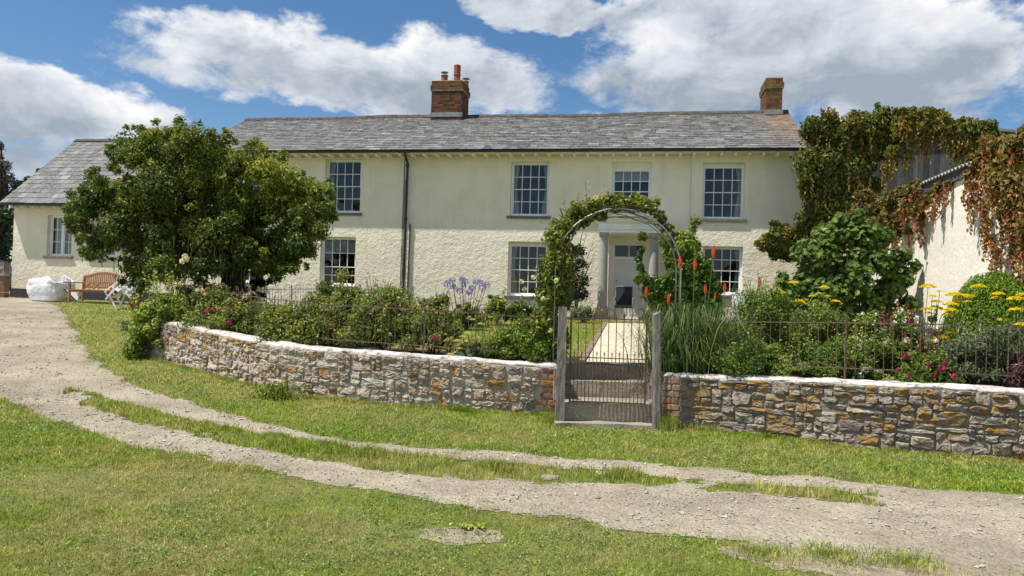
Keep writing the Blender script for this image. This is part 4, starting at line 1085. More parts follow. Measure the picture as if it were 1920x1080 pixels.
pb = PB(); hexh(pb, uLw-.015, uL, -.055, -.03, HZ0, FP(40, 541)[1]); hexh(pb, uLw-.02, uLw-.002, 2*wvR, -.03, HZ0, FP(40, 541)[1]); pb.build('plinth', PLINTH, wing)
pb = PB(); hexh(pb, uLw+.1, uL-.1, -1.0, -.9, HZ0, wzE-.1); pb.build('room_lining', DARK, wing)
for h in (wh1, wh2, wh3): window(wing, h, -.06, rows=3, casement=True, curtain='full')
roof_under(wing, uLw-.28, uL-.01, .3, wzE, wvR, wzR, SLATE); slates(wing, uLw-.28, uL-.01, .3, wzE, wvR, wzR, 17, lambda u, y: .0 if random.random() > .02 else .5, .015)
gutter(wing, uLw-.28, uL-.01, .35, wzE-.045)
pb = PB(); u = uLw-.28
while u < uL-.02:
    u2 = min(u+.44, uL-.01)
    for sg in (1, -1):
        a = (0, .06); b_ = (.15*sg, -.05); pb.hexa([H(u, wvR+a[0], wzR+a[1]-.02), H(u2-.012, wvR+a[0], wzR+a[1]-.02), H(u2-.012, wvR+b_[0], wzR+b_[1]-.02), H(u, wvR+b_[0], wzR+b_[1]-.02), H(u, wvR+a[0], wzR+a[1]), H(u2-.012, wvR+a[0], wzR+a[1]), H(u2-.012, wvR+b_[0], wzR+b_[1]), H(u, wvR+b_[0], wzR+b_[1])])
    u = u2
pb.build('ridge_tiles', RIDGE, wing)
u = uLw+.12
while u < uL:
    pb = PB(); hexh(pb, u-.03, u+.03, -.058, .22, wzE-.16, wzE-.10); pb.build('rafter_tail', RAFT, wing); u += .45

# ------------------------------------------------------------------ barn and lean-to on the right
barn = thing('boarded_barn', 'dark boarded barn gable rising behind the creeper on the right', 'barn', H(uR+4, -.4, GZ))
bv = -.35; bu0 = uR+.05; bu1 = uR+9.5; bzt = at(1700, 222, 21.2)[2]; bzl = at(1530, 250, 21.5)[2]; bzr = at(1900, 262, 20.5)[2]
bur = FP(1740, 220, bv)[0]
def btop(u): return bzl+(bzt-bzl)*min(1, (u-bu0)/(bur-bu0)) if u < bur else bzt+(bzr-bzt)*(u-bur)/(bu1-bur)
pb = PB(); u = bu0
while u < bu1:
    w_ = random.uniform(.13, .17); e = random.uniform(0, .012); t = random.random(); a, b_ = u, min(u+w_-.006, bu1)
    pb.hexa([H(a, bv+e, GZ-.3), H(b_, bv+e, GZ-.3), H(b_, bv-.03, GZ-.3), H(a, bv-.03, GZ-.3), H(a, bv+e, btop(a)), H(b_, bv+e, btop(b_)), H(b_, bv-.03, btop(b_)), H(a, bv-.03, btop(a))], t); u += w_
pb.build('boarding', BOARD, barn)
pb = PB(); q = 0
hexh(pb, bu0, bu1, bv-8, bv-.04, GZ-.3, bzr-.1); pb.build('barn_body', BOARD, barn)
pb = PB()
for (a, b_) in ((bu0, bur), (bur, bu1+1)):
    pb.hexa([H(a, bv+.2, btop(a)), H(b_, bv+.2, btop(b_)), H(b_, bv-8, btop(b_)), H(a, bv-8, btop(a)), H(a, bv+.2, btop(a)+.07), H(b_, bv+.2, btop(b_)+.07), H(b_, bv-8, btop(b_)+.07), H(a, bv-8, btop(a)+.07)])
pb.build('roof', LEAD, barn)

# lean-to: wall square to the house front, running towards the camera
pA = at(1808, 322, 12.8); lu = float(np.dot(pA-O_, Uv)); lv1 = float(np.dot(at(1990, 300, 9.6)-O_, Nv)); lv0 = bv+.02
lz = pA[2]-.1
lean = thing('lean_to_shed', 'long white rendered lean-to with corrugated roof at the right', 'shed', H(lu, (lv0+lv1)/2, GZ-.3))
pb = PB(); nn = 60; b0 = 0
pb.grid(lambda a, b: H(lu+.012*math.sin(a*40)*b, lv0+(lv1-lv0)*a, .2+(lz-.2)*b), nn, 12)
pb.grid(lambda a, b: H(lu+a*3, lv1, .2+(lz+.0-.2)*b), 6, 6)
pb.build('wall', CREAMW, lean)
pb = PB(); hexh(pb, lu-.06, lu-.005, lv0, lv1, lz-.02, lz+.13); pb.build('fascia', BOARD, lean)
CORR = simple('corrugated_sheet', (.34, .33, .32), .6, .4, .2, var=.35, scale=4)
pb = PB(); n = int((lv1-lv0)/.02)
def cr(a, b): return H(lu-.12+b*3.2, lv0+(lv1-lv0)*a, lz+.17+.025*math.sin((lv1-lv0)*a*2*math.pi/.15)+b*.25)
pb.grid(cr, n, 2)
pb.grid(lambda a, b: cr(a, b)-np.array([0, 0, .012]), n, 2)
pb.grid(lambda a, b: cr(a, 0)-np.array([0, 0, .012*b]), n, 1)
pb.build('corrugated_roof', CORR, lean)

# ------------------------------------------------------------------ plants: helpers
def ppos(px, Y, zf=None):
    p = at(px, 560, Y); z = float(zin(Y)) if zf is None else zf; return np.array([p[0], p[1], z])
def spec(px0, px1, pyt, Y, zb=None, pc=None):
    """world centre at the base, half width, height for a plant seen between px0 and px1 with its top at pyt"""
    a = at(px0, pyt, Y); b = at(px1, pyt, Y); z = float(zin(Y)) if zb is None else zb
    return np.array([(a[0]+b[0])/2, Y, z]), (b[0]-a[0])/2, (a[2]+b[2])/2-z
def flower(parent, mat, p, r, n, kind='ball', axis=(0, 0, 1)):
    p = np.asarray(p); ax = unit(axis)
    if kind == 'ball':
        d = unit(rnd(n)); P = p+d*r*.8; V, F, T = leafarr(P, d+rnd(n)*.3, rnd(n), r*.9, r*.8, RNG.random(n))
    elif kind == 'flat':
        q = RNG.uniform(-1, 1, (n*2, 2)); q = q[np.sum(q*q, 1) < 1][:n]; n = len(q); P = p+np.stack([q[:, 0]*r, q[:, 1]*r, (1-np.sum(q*q, 1))*r*.42], 1)
        V, F, T = leafarr(P, np.tile([0, 0, 1.], (n, 1))+rnd(n)*.22, rnd(n), r*.42, r*.42, RNG.random(n))
    elif kind == 'poker':
        f = RNG.random(n); th = RNG.random(n)*6.283; rr = r*(.35+.65*np.sin(np.pi*np.clip(f*.82+.12, 0, 1))); d = np.stack([np.cos(th), np.sin(th), np.zeros(n)], 1)
        P = p+d*rr[:, None]*.75+np.array([0, 0, 1.])*(f*r*4.2)[:, None]; V, F, T = leafarr(P, d+np.array([0, 0, .3]), np.tile([0, 0, -1.], (n, 1))+d*.5, r*1.1, r*.32, np.clip(.7-f*.7+.3*RNG.random(n), 0, 1))
    elif kind == 'spike':
        f = RNG.random(n); P = p+rnd(n)*r*.45*(1.1-f)[:, None]+np.array([0, 0, 1.])*(f*r*6)[:, None]; V, F, T = leafarr(P, rnd(n), rnd(n), r*.8, r*.7, RNG.random(n))
    elif kind == 'umbel':
        d = unit(rnd(n)); d[:, 2] = d[:, 2]*.8+.25; d = unit(d); P = p+d*r*RNG.uniform(.75, 1.05, n)[:, None]; V, F, T = leafarr(P, d+rnd(n)*.5, d+rnd(n)*.4, r*.55, r*.28, RNG.random(n))
    return mk('flower_head', V, [F], mat, parent, T)
def bush(name, label, cat, px0, px1, pyt, Y, n, L, W, mat, k=26, dy=None, zb=None, sh=14, group=None, rc=.24, droop=0, shl=.3, flowers=(), low=.15, stems=True, tintfn=None, hpow=1., lift=0.0):
    c, hw, h = spec(px0, px1, pyt, Y, zb); d = dy or hw*.8; h = max(h, .15); n = int(n*1.9); k = int(k*1.5)
    root = thing(name, label, cat, c, group)
    cc = c+np.array([0, 0, h*.32+lift*h]); dims = (hw*1.0, d*.92, h*.72)
    B = clumps(cc, dims, k, rc*min(hw, h)*1.15, low=low)
    area = sum((b[3]*b[5]+b[3]*b[4]+b[4]*b[5])*4.2 for b in B); dens = n/area
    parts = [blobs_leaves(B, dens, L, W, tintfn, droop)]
    pbs = PB()
    if sh:
        a, p2 = shoots(cc, dims, sh, L, W, shl, nl=9); parts.append(a); pbs = p2
    if stems:
        for b in random.sample(B, min(12, len(B))):
            e = np.array(b[:3]); s = c+np.array([random.uniform(-.15, .15)*hw, random.uniform(-.15, .15)*d, -.02]); m = (s+e)/2+np.array([0, 0, .08*h]); pbs.tube([s, m, e], [.009, .007, .003], 5)
    V, F, T = join(parts); mk('foliage', V, F, mat, root, T)
    if pbs.v: pbs.build('stems', TWIG, root)
    for (mt, cnt, r, nn, kind) in flowers:
        for _ in range(cnt):
            b = random.choice(B); dd = unit(rnd(1)[0]+np.array([0, -1.1, .7])); p = np.array(b[:3])+dd*np.array([b[3], b[4], b[5]])*1.05
            flower(root, mt, p, r*random.uniform(.75, 1.2), nn, kind)
    return root, B

# ------------------------------------------------------------------ the big laburnum
TY = 17.6
tb = ppos(425, TY); tree = thing('laburnum_tree', 'big dense laburnum tree with hanging seed pods before the house', 'tree', tb)
tc_ = lambda px, py, dy=0.: at(px, py, TY+dy)
pb = PB()
def limb(P, r): pb.tube([np.array(p) for p in P], r, 9)
limb([tb-Zv*.2, tc_(432, 520), tc_(425, 480), tc_(420, 430), tc_(400, 360), tc_(370, 290, .2)], [.24, .20, .18, .15, .09, .03])
limb([tb+np.array([.1, 0, .1]), tc_(455, 500, -.2), tc_(470, 440, -.3), tc_(500, 380, -.4), tc_(540, 330, -.4)], [.17, .14, .12, .08, .02])
limb([tc_(425, 490), tc_(385, 460, -.1), tc_(330, 440, -.0), tc_(270, 410, .0), tc_(220, 390, .1)], [.13, .11, .08, .05, .02])
limb([tc_(422, 450), tc_(400, 420, .7), tc_(350, 370, 1.2), tc_(300, 320, 1.2)], [.12, .1, .06, .02])
limb([tc_(450, 500), tc_(510, 440, .6), tc_(560, 400, .8)], [.11, .08, .03]); limb([tc_(430, 420), tc_(450, 350, .3), tc_(470, 280, .5)], [.1, .07, .02])
limb([tc_(425, 480), tc_(350, 478, .4), tc_(260, 460, .4), tc_(190, 440)], [.09, .07, .04, .02])
pb.build('trunk', BARK, tree, smooth=True)
# crown: pixel outline measured as lumps, each with its own depth
rs = random.Random(21); TB = []
lump = [(250, 262, 48), (300, 245, 42), (350, 250, 50), (400, 262, 46), (450, 275, 44), (500, 295, 40), (225, 270, 22), (370, 300, 66), (440, 310, 66), (300, 310, 60), (250, 330, 55), (510, 335, 60), (565, 345, 48), (590, 385, 32), (600, 345, 24),
        (200, 345, 44), (165, 345, 30), (175, 385, 48), (150, 405, 24), (230, 390, 56), (300, 385, 64), (370, 375, 64), (440, 385, 62), (510, 400, 56), (560, 415, 46), (600, 400, 24), (215, 440, 46), (180, 455, 26), (260, 460, 52), (320, 450, 44), (380, 450, 36),
        (490, 455, 46), (535, 470, 38), (560, 480, 24), (250, 500, 34), (300, 500, 42), (345, 505, 36), (505, 505, 22), (270, 528, 22), (160, 430, 20), (525, 440, 40), (470, 420, 44), (330, 236, 18), (285, 242, 16)]
lump = [(px, py+(24 if py < 300 else 24*max(0, (400-py)/100)), r) for px, py, r in lump]
for (px, py, r) in lump:
    rad = r*TY/FPX
    for q in range(3):
        ddy = rs.uniform(-1, 1)*max(.3, 1.9-abs(px-375)/170)*1.0
        p = tc_(px+rs.uniform(-.35, .35)*r, py+rs.uniform(-.3, .3)*r, ddy); rr = rad*rs.uniform(.55, .8)
        TB.append((*p, rr, rr, rr*.85))
# small twiggy outliers break the outline
for _ in range(420):
    px, py, r = rs.choice(lump); a = rs.uniform(0, 6.28); p = tc_(px+math.cos(a)*r*1.05, py+math.sin(a)*r*1.0, rs.uniform(-1.5, 1.2)); rr = rs.uniform(.06, .17); TB.append((*p, rr, rr, rr))
lump += [(400, 420, 38), (420, 445, 36), (385, 450, 36), (440, 410, 36), (360, 430, 36), (440, 470, 36), (470, 470, 34), (410, 460, 36), (430, 500, 30), (380, 500, 36), (500, 460, 34), (425, 470, 34), (455, 490, 34), (400, 490, 34), (430, 440, 40), (480, 500, 26), (520, 490, 30), (560, 450, 40), (590, 430, 30), (545, 500, 22), (610, 390, 18), (350, 480, 40), (290, 470, 40)]
for (px, py, r) in lump[-23:]:
    rad = r*TY/FPX
    for q in range(3):
        p = tc_(px+rs.uniform(-.35, .35)*r, py+rs.uniform(-.3, .3)*r, rs.uniform(-1.5, .2)); rr = rad*rs.uniform(.5, .75); TB.append((*p, rr, rr, rr*.85))
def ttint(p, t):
    # yellow-green top and right, darker low and left: sun and shade put into tint
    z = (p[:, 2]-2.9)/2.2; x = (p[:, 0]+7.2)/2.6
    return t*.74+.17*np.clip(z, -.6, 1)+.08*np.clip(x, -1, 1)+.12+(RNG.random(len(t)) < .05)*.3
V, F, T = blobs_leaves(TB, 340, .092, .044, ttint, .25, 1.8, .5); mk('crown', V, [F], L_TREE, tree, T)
POD = leafmat('seed_pod', [(0, (.06, .07, .025)), (1, (.16, .16, .07))])
PP = []
for _ in range(300):
    px, py, r = rs.choice([l for l in lump if l[1] > 330 and l[0] < 470]); p = tc_(px+rs.uniform(-1, 1)*r, py+rs.uniform(-.2, 1.0)*r, -rs.uniform(.3, 1.7)*max(.3, 1-abs(px-375)/330)); n = 5
    for k in range(n): PP.append(p+np.array([rs.uniform(-.012, .012), rs.uniform(-.012, .012), -.055*k]))
PP = np.array(PP); n = len(PP); V, F, T = leafarr(PP, rnd(n)*[1, 1, .1], np.tile([0, 0, -1.], (n, 1)), .085, .024, RNG.random(n)); mk('seed_pods', V, [F], POD, tree, T)

# ------------------------------------------------------------------ creepers, fig, box
def lwD(px, py, off):
    d = ray(px, py); pl = H(lu-off, 0, 0); t = np.dot(pl-CAM, Uv)/np.dot(d, Uv); return float((CAM+d*t)[1])
def blist(items, Y, squash=.55, k=4, jit=.42):
    B = []
    for it in items:
        px, py, r = it[:3]; yy = it[3] if len(it) > 3 else Y; rad = r*yy/FPX
        for _ in range(k):
            p = at(px+random.uniform(-jit, jit)*r, py+random.uniform(-jit, jit)*r, yy+random.uniform(-.5, .5)*rad*squash); q = rad*random.uniform(.5, .85); B.append((*p, q, q*squash, q*.9))
    return B
def creeper(name, label, items, Y, mat, n, L, W, squash=.5, droop=.9, tintfn=None, base=None, hang=0, strands=40):
    B = blist(items, Y, squash); c = np.mean([b[:3] for b in B], axis=0); gz = min(b[2]-b[5] for b in B)
    root = thing(name, label, 'climber', (c[0], c[1], max(gz, .3)))
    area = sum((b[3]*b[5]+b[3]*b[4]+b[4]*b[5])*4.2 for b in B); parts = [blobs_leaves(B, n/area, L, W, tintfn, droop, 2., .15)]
    if hang:
        P = []
        for _ in range(hang):
            b = random.choice(B); p = np.array(b[:3])+np.array([random.uniform(-1, 1)*b[3], -b[4]*.8, -random.uniform(.2, 1)*b[5]]); l = random.randint(4, 11)
            for k in range(l): P.append(p+np.array([random.uniform(-.04, .04), random.uniform(-.04, .04), -.06*k]))
        P = np.array(P); m = len(P); parts.append(leafarr(P, rnd(m)+[0, -1, .3], np.tile([0, 0, -1.], (m, 1))+rnd(m)*.4, L, W, np.clip(.45+.5*RNG.random(m), 0, 1)))
    Bo = []
    for b in B:
        for _ in range(3):
            d = unit(rnd(1))[0]; q = min(b[3], .5)*random.uniform(.14, .34); Bo.append((*(np.array(b[:3])+d*np.array(b[3:6])*random.uniform(.85, 1.12)), q, q*.8, q*1.3))
    parts.append(blobs_leaves(Bo, n/area*1.1, L, W, tintfn, droop, 1.6, .15))
    V, F, T = join(parts); mk('foliage', V, F, mat, root, T)
    pb = PB()
    for _ in range(strands):
        a = random.choice(B); b = min(random.sample(B, min(6, len(B))), key=lambda q: (q[0]-a[0])**2+(q[2]-a[2])**2); p0, p1 = np.array(a[:3]), np.array(b[:3])
        if np.linalg.norm(p0-p1) > .05: pb.tube([p0, (p0+p1)/2+rnd(1)[0]*.08, p1], [.012, .010, .008], 5, cap=False)
    pb.build('stems', TWIG, root); return root, B
wallc = [(1512, 300, 20), (1512, 360, 22), (1515, 420, 24), (1518, 470, 24), (1520, 510, 26), (1560, 500, 34), (1600, 490, 30), (1550, 540, 26), (1512, 255, 16), (1525, 232, 14), (1505, 440, 18), (1575, 270, 40), (1620, 300, 30), (1635, 250, 30), (1585, 330, 40), (1620, 420, 30), (1530, 250, 34), (1580, 245, 40), (1630, 240, 36), (1680, 245, 36), (1545, 300, 48), (1590, 300, 40), (1560, 350, 56), (1610, 340, 44), (1545, 400, 48), (1600, 400, 52), (1560, 440, 48), (1610, 450, 40), (1650, 280, 26), (1630, 385, 26), (1540, 470, 40), (1700, 222, 22), (1655, 228, 30), (1605, 226, 26), (1555, 228, 24), (1670, 300, 16), (1525, 340, 30), (1690, 262, 20), (1640, 345, 18)]
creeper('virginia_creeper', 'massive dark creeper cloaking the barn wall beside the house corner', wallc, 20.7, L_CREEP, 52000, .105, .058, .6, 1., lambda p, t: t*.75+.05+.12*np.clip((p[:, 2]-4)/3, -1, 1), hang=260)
ridge_c = [(1690, 240, 26), (1735, 250, 24), (1770, 252, 24), (1810, 262, 24), (1830, 250, 24), (1672, 285, 16), (1662, 315, 10), (1700, 290, 12), (1800, 285, 14), (1830, 290, 14), (1720, 225, 34), (1760, 240, 30), (1800, 245, 32), (1840, 255, 30), (1865, 262, 18), (1720, 258, 18), (1790, 268, 22), (1745, 222, 24), (1700, 215, 18), (1820, 275, 20), (1850, 245, 22), (1775, 228, 16)]
creeper('virginia_creeper', 'reddish creeper band running along the top of the barn gable', ridge_c, 20.2, L_CREEP, 22000, .105, .058, .7, 1., lambda p, t: t*.8+.22, hang=200)
lowc = [(1650, 390, 26, 17.5), (1680, 375, 28, 16.8), (1620, 400, 26, 18), (1660, 410, 26, 17), (1700, 385, 20, 16), (1690, 405, 18, 16), (1640, 430, 22, 17.5), (1680, 430, 18, 16.6), (1730, 375, 14, 15), (1715, 350, 12, 15.6), (1750, 360, 10, 14.5), (1590, 420, 26, 18.5), (1720, 400, 14, 15.2), (1625, 375, 22, 18), (1705, 360, 14, 15.8), (1660, 450, 20, 17), (1610, 450, 26, 18)]
lowc = [(x[0], x[1], x[2], lwD(x[0], x[1], .2)) for x in lowc if x[0] > 1640]+[x for x in lowc if x[0] <= 1640]+[(x, y, r, lwD(x, y, .12)) for x, y, r in ((1760, 352, 9), (1775, 345, 7), (1740, 380, 10), (1725, 400, 9), (1700, 430, 9))]
creeper('virginia_creeper', 'red-brown creeper clump spilling over the far end of the lean-to wall', lowc, 16.5, L_RUSTY, 15000, .10, .06, .7, 1., lambda p, t: t*.75+.03, hang=110)
nearc = [(1850, 290, 26, 11.9), (1880, 275, 28, 11.6), (1915, 275, 34, 11.3), (1950, 285, 36, 11), (1990, 290, 36, 10.8), (1835, 320, 20, 12), (1870, 315, 32, 11.7), (1910, 325, 36, 11.4), (1950, 340, 36, 11), (1880, 360, 22, 11.7), (1915, 380, 28, 11.4), (1825, 350, 11, 12.1), (1845, 385, 10, 12),
         (1900, 420, 18, 11.5), (1930, 440, 24, 11.3), (1850, 415, 8, 11.9), (1880, 400, 20, 11.7), (1895, 380, 26, 11.5), (1860, 350, 20, 11.8), (1900, 470, 14, 11.4), (1925, 410, 26, 11.2), (1860, 270, 20, 11.7), (1835, 300, 18, 11.9), (1815, 325, 10, 12.1), (1915, 250, 20, 11.4), (1820, 375, 7, 12.1), (1870, 470, 7, 11.7), (1915, 470, 15, 11.4), (1860, 445, 7, 11.8), (1960, 400, 34, 11)]
nearc = [(x[0], x[1], x[2]*(.9 if x[1] < 345 else .6), lwD(x[0], x[1], .16)) for x in nearc]+[(x, y, r, lwD(x, y, .12)) for x, y, r in ((1885, 340, 30), (1900, 300, 34), (1915, 360, 30), (1935, 330, 34), (1960, 300, 36), (1960, 380, 34), (1905, 410, 14), (1940, 420, 28), (1850, 330, 12), (1880, 320, 20), (1925, 460, 16), (1975, 460, 26))]
creeper('virginia_creeper', 'rust-tinted creeper hanging over the near right end of the lean-to wall', nearc, 11.4, L_RUSTY, 17000, .085, .05, .7, 1.2, lambda p, t: t*.8+.04, hang=420)
creeper('climbing_plant', 'round mound of creeper clinging to the house front beside the lower right window', [(1462, 450, 34), (1440, 455, 20), (1485, 445, 24), (1460, 428, 18), (1475, 470, 22), (1450, 475, 14), (1495, 462, 16)], 21.3, L_CREEP, 8000, .09, .055, .5, 1., lambda p, t: t*.8+.18)

# fig
fx = thing('fig_tree', 'large-leaved fig bush against the white lean-to wall', 'fig bush', ppos(1580, 14.6))
FB = blist([(1590, 430, 34), (1560, 450, 36), (1620, 440, 34), (1530, 490, 44), (1590, 490, 54), (1640, 480, 44), (1680, 500, 34), (1500, 520, 38), (1550, 550, 50), (1610, 550, 52), (1665, 550, 46), (1700, 520, 16), (1480, 540, 24), (1570, 590, 40), (1640, 590, 40), (1600, 415, 22), (1695, 480, 18), (1655, 445, 22), (1500, 575, 30), (1575, 410, 18), (1470, 560, 26), (1500, 605, 34), (1550, 620, 40), (1610, 625, 44), (1670, 600, 36), (1700, 570, 22), (1465, 520, 20), (1530, 455, 24), (1715, 500, 12), (1685, 530, 30)], 14.6, .9, 3)
Ps = []; Ns = []; Ts = []; tt = []
for b in FB:
    c = np.array(b[:3]); r = np.array(b[3:6]); n = int(230*r[0]*r[2]*8)+10; d = unit(rnd(n)); rad = RNG.random(n)**(1/2.6); Ps.append(c+d*r*rad[:, None]*1.05); Ns.append(unit(d+np.array([-.25, -.3, .7])+rnd(n)*.45)); Ts.append(unit(rnd(n)+d*.8+np.array([0, 0, -.5]))); tt.append(np.clip(.45+.3*rnd(n, 1)[:, 0]*.6+.15*rad, 0, 1))
P = np.concatenate(Ps); V, F, T = lobed(P, np.concatenate(Ns), np.concatenate(Ts), RNG.uniform(.07, .15, len(P)), np.concatenate(tt)); mk('foliage', V, [F], L_FIG, fx, T)
pb = PB(); fb_ = ppos(1585, 14.6)
for b in random.sample(FB, 16): pb.tube([fb_+np.array([random.uniform(-.3, .3), random.uniform(-.2, .2), 0]), (fb_+np.array(b[:3]))/2+rnd(1)[0]*.1, np.array(b[:3])], [.05, .035, .015], 6)
pb.build('branches', BARK, fx)

# box bush: clipped ball with small upright sprays
bxp = ppos(1868, 10.7); bx = thing('box_bush', 'rounded bright green clipped bush at the right edge', 'bush', bxp)
c, hw, h = spec(1775, 1965, 490, 10.7); n = 15000; d = unit(rnd(n)); d[:, 2] = np.abs(d[:, 2])*1.1-.25; rad = RNG.random(n)**(1/6.)
lum = 1+.10*(fbm(d[:, 0]*4+9, d[:, 2]*4+d[:, 1]*3, 31)-.5)*2
P = c+np.array([0, 0, h*.38])+d*np.array([hw, hw*.9, h*.62])*(rad*lum)[:, None]
V, F, T = leafarr(P, d+rnd(n)*.7, d*.7+np.array([0, 0, .9])+rnd(n)*.35, RNG.uniform(.04, .085, n), RNG.uniform(.018, .028, n), np.clip(.35+.35*RNG.random(n)+.25*(rad-.8)*3*.4, 0, 1)); mk('foliage', V, [F], L_BOX, bx, T)
pb = PB()
for k in range(10): pb.tube([c+rnd(1)[0]*[.08, .08, 0], c+np.array([random.uniform(-.5, .5)*hw, random.uniform(-.5, .5)*hw, h*.5])], [.02, .008], 5)
pb.build('stems', TWIG, bx)

# ------------------------------------------------------------------ rose arch
ay = 10.25
aL = ppos(1040, ay); aR = ppos(1277, ay-.05); top = at(1160, 391, ay)
arch = thing('garden_arch', 'grey metal tube garden arch over the path behind the gate', 'arch', (aL+aR)/2)
ARC = []
zsp = at(1160, 505, ay)[2]; cxa = (aL[0]+aR[0])/2; wx_ = (aR[0]-aL[0])/2
for dyy in (0, .30):
    P = [np.array([aL[0], ay+dyy, aL[2]-.1]), np.array([aL[0], ay+dyy, zsp-.2])]
    for k in range(17):
        th = math.pi-math.pi*k/16; P.append(np.array([cxa+wx_*math.cos(th), ay+dyy, zsp+(top[2]-zsp)*math.sin(th)]))
    P += [np.array([aR[0], ay+dyy, zsp-.2]), np.array([aR[0], ay+dyy, aR[2]-.1])]
    pb = PB(); pb.tube(P, .0105, 8); pb.build('hoop_tube', TUBE, arch, smooth=True); ARC.append(P)
pb = PB()
for k in range(1, len(ARC[0])-1, 2): pb.tube([ARC[0][k], ARC[1][k]], .006, 5)
pb.build('cross_bars', TUBE, arch)
items = [(1240, 415, 9), (1262, 445, 9), (1272, 475, 8), (1250, 428, 9), (1215, 385, 16), (1238, 402, 11), (1190, 376, 14), (1160, 372, 12), (1256, 425, 8), (1085, 395, 18), (1110, 380, 16), (1145, 375, 14), (1175, 378, 14), (1205, 380, 12), (1060, 440, 26), (1010, 600, 24), (1000, 640, 22), (1045, 455, 30), (1040, 490, 34), (1035, 530, 36), (1030, 570, 34), (1055, 425, 24), (1075, 408, 24), (1100, 395, 22), (1130, 385, 20), (1160, 385, 18), (1190, 388, 16), (1215, 388, 13), (1030, 600, 30), (1065, 470, 22), (1060, 510, 24), (1050, 550, 26), (1095, 415, 16), (1125, 402, 14), (1020, 630, 26), (1050, 640, 22), (1225, 395, 9), (1232, 378, 7), (1145, 372, 10)]
rose, RB = creeper('climbing_rose', 'climbing rose wrapped round the left leg and top of the arch', items, 10.4, L_ROSE, 16000, .055, .036, 1.0, .1, lambda p, t: t*.85+.12+(RNG.random(len(t)) < .06)*.25)
pb = PB(); Ps = []
for (a, b, c_) in [((1070, 440), (1062, 400), (1056, 370)), ((1105, 400), (1100, 375), (1098, 340)), ((1090, 420), (1080, 395), (1072, 372)), ((1150, 385), (1142, 368), (1135, 357)), ((1200, 390), (1225, 375), (1232, 368)), ((1050, 450), (1035, 430), (1026, 418)), ((1220, 395), (1238, 405), (1232, 385)), ((1120, 395), (1085, 380), (1083, 366))]:
    P = [at(*a, 10.3), at(*b, 10.25), at(*c_, 10.2)]; pb.tube(P, [.004, .003, .0015], 4)
    for k in range(16): f = random.random()*2; i = int(min(f, 1.99)); Ps.append(P[i]+(P[i+1]-P[i])*(f-i)+rnd(1)[0]*.03)
for s in range(4):   # canes following the hoop
    off = rnd(1)[0]*.05; pb.tube([p+off+rnd(1)[0]*.025 for p in ARC[s % 2][1:random.randint(12, 17)]], .007, 5)
for s in range(3):
    off = rnd(1)[0]*.05; pb.tube([p+off+rnd(1)[0]*.02+np.array([0, .1, -.05]) for p in ARC[s % 2][9:17]], .006, 5)
Ps = np.array(Ps); n = len(Ps); V, F, T = leafarr(Ps, rnd(n)+[0, 0, .5], rnd(n), .045, .03, .8+.2*RNG.random(n)); mk('young_shoots', V, [F], L_ROSE, rose, T); pb.build('canes', TWIG, rose)
for (x, y) in [(1117, 371), (978, 528), (984, 542), (1043, 526), (1000, 520), (1032, 620), (1018, 560)]: flower(rose, P_CREAM, at(x, y, 10.15), .035, 26)
r2 = blist([(1245, 470, 26), (1215, 445, 14), (1270, 485, 26), (1290, 470, 20), (1255, 440, 18), (1300, 500, 20), (1230, 430, 10), (1310, 410, 6, 20.), (1303, 425, 7, 20.)], 20.6, .7)
creeper('honeysuckle', 'yellowish honeysuckle climbing over the right side of the porch', [(1258, 455, 22), (1210, 442, 9), (1275, 470, 28), (1295, 490, 28), (1262, 490, 20), (1285, 450, 18), (1270, 440, 12), (1300, 460, 16), (1200, 446, 7)], 21.0, L_HEDGE, 8000, .09, .055, .6, .4, lambda p, t: t*.9)
creeper('evergreen_climber', 'dark glossy evergreen shrub beside the right porch column', [(1215, 560, 18), (1240, 575, 24), (1275, 575, 28), (1310, 570, 28), (1340, 570, 22), (1220, 590, 16), (1260, 600, 22), (1225, 532, 22), (1255, 525, 28), (1285, 520, 36), (1315, 525, 32), (1205, 520, 18), (1240, 545, 20), (1320, 500, 18), (1200, 500, 10), (1197, 485, 8), (1203, 470, 7), (1300, 545, 24), (1340, 540, 18), (1270, 545, 24)], 20.6, L_GLOS, 9500, .12, .06, .8, .1)
dk, DB = creeper('wall_shrub', 'sparse dark shrub trained on the house wall left of the porch', [(1085, 470, 16), (1080, 500, 20), (1090, 530, 20), (1075, 545, 22), (1085, 560, 20), (1070, 520, 14), (1095, 495, 12), (1060, 570, 18)], 22.0, L_DARK, 2600, .07, .045, .5, .2)
pb = PB(); base = ppos(1080, 22.6)
for (x, y) in [(1100, 435), (1112, 455), (1110, 490), (1095, 420), (1106, 510), (1090, 440), (1115, 475)]:
    e = at(x, y, 22.75); pb.tube([base, (base+e)/2+np.array([-.12, 0, .1]), e], [.02, .014, .006], 5)
pb.build('branches', TWIG, dk)
vine = thing('wall_vine', 'thin vine climbing the house wall below the upper right window', 'climber', ppos(1305, 22))
cx = [at(1300, 500, 21.9), at(1297, 440, 21.9), at(1300, 420, 21.85), at(1312, 408, 21.8)]
pb = PB(); pb.tube(cx, [.012, .01, .008, .005], 5); pb.build('stem', TWIG, vine)
P = np.concatenate([a+(b-a)*RNG.random((90, 1))+rnd(90)*[.07, .03, .06] for a, b in zip(cx[:-1], cx[1:])]); n = len(P); V, F, T = leafarr(P, rnd(n)+[0, -1, .4], rnd(n), .09, .06, RNG.random(n)); mk('foliage', V, [F], L_HEDGE, vine, T)

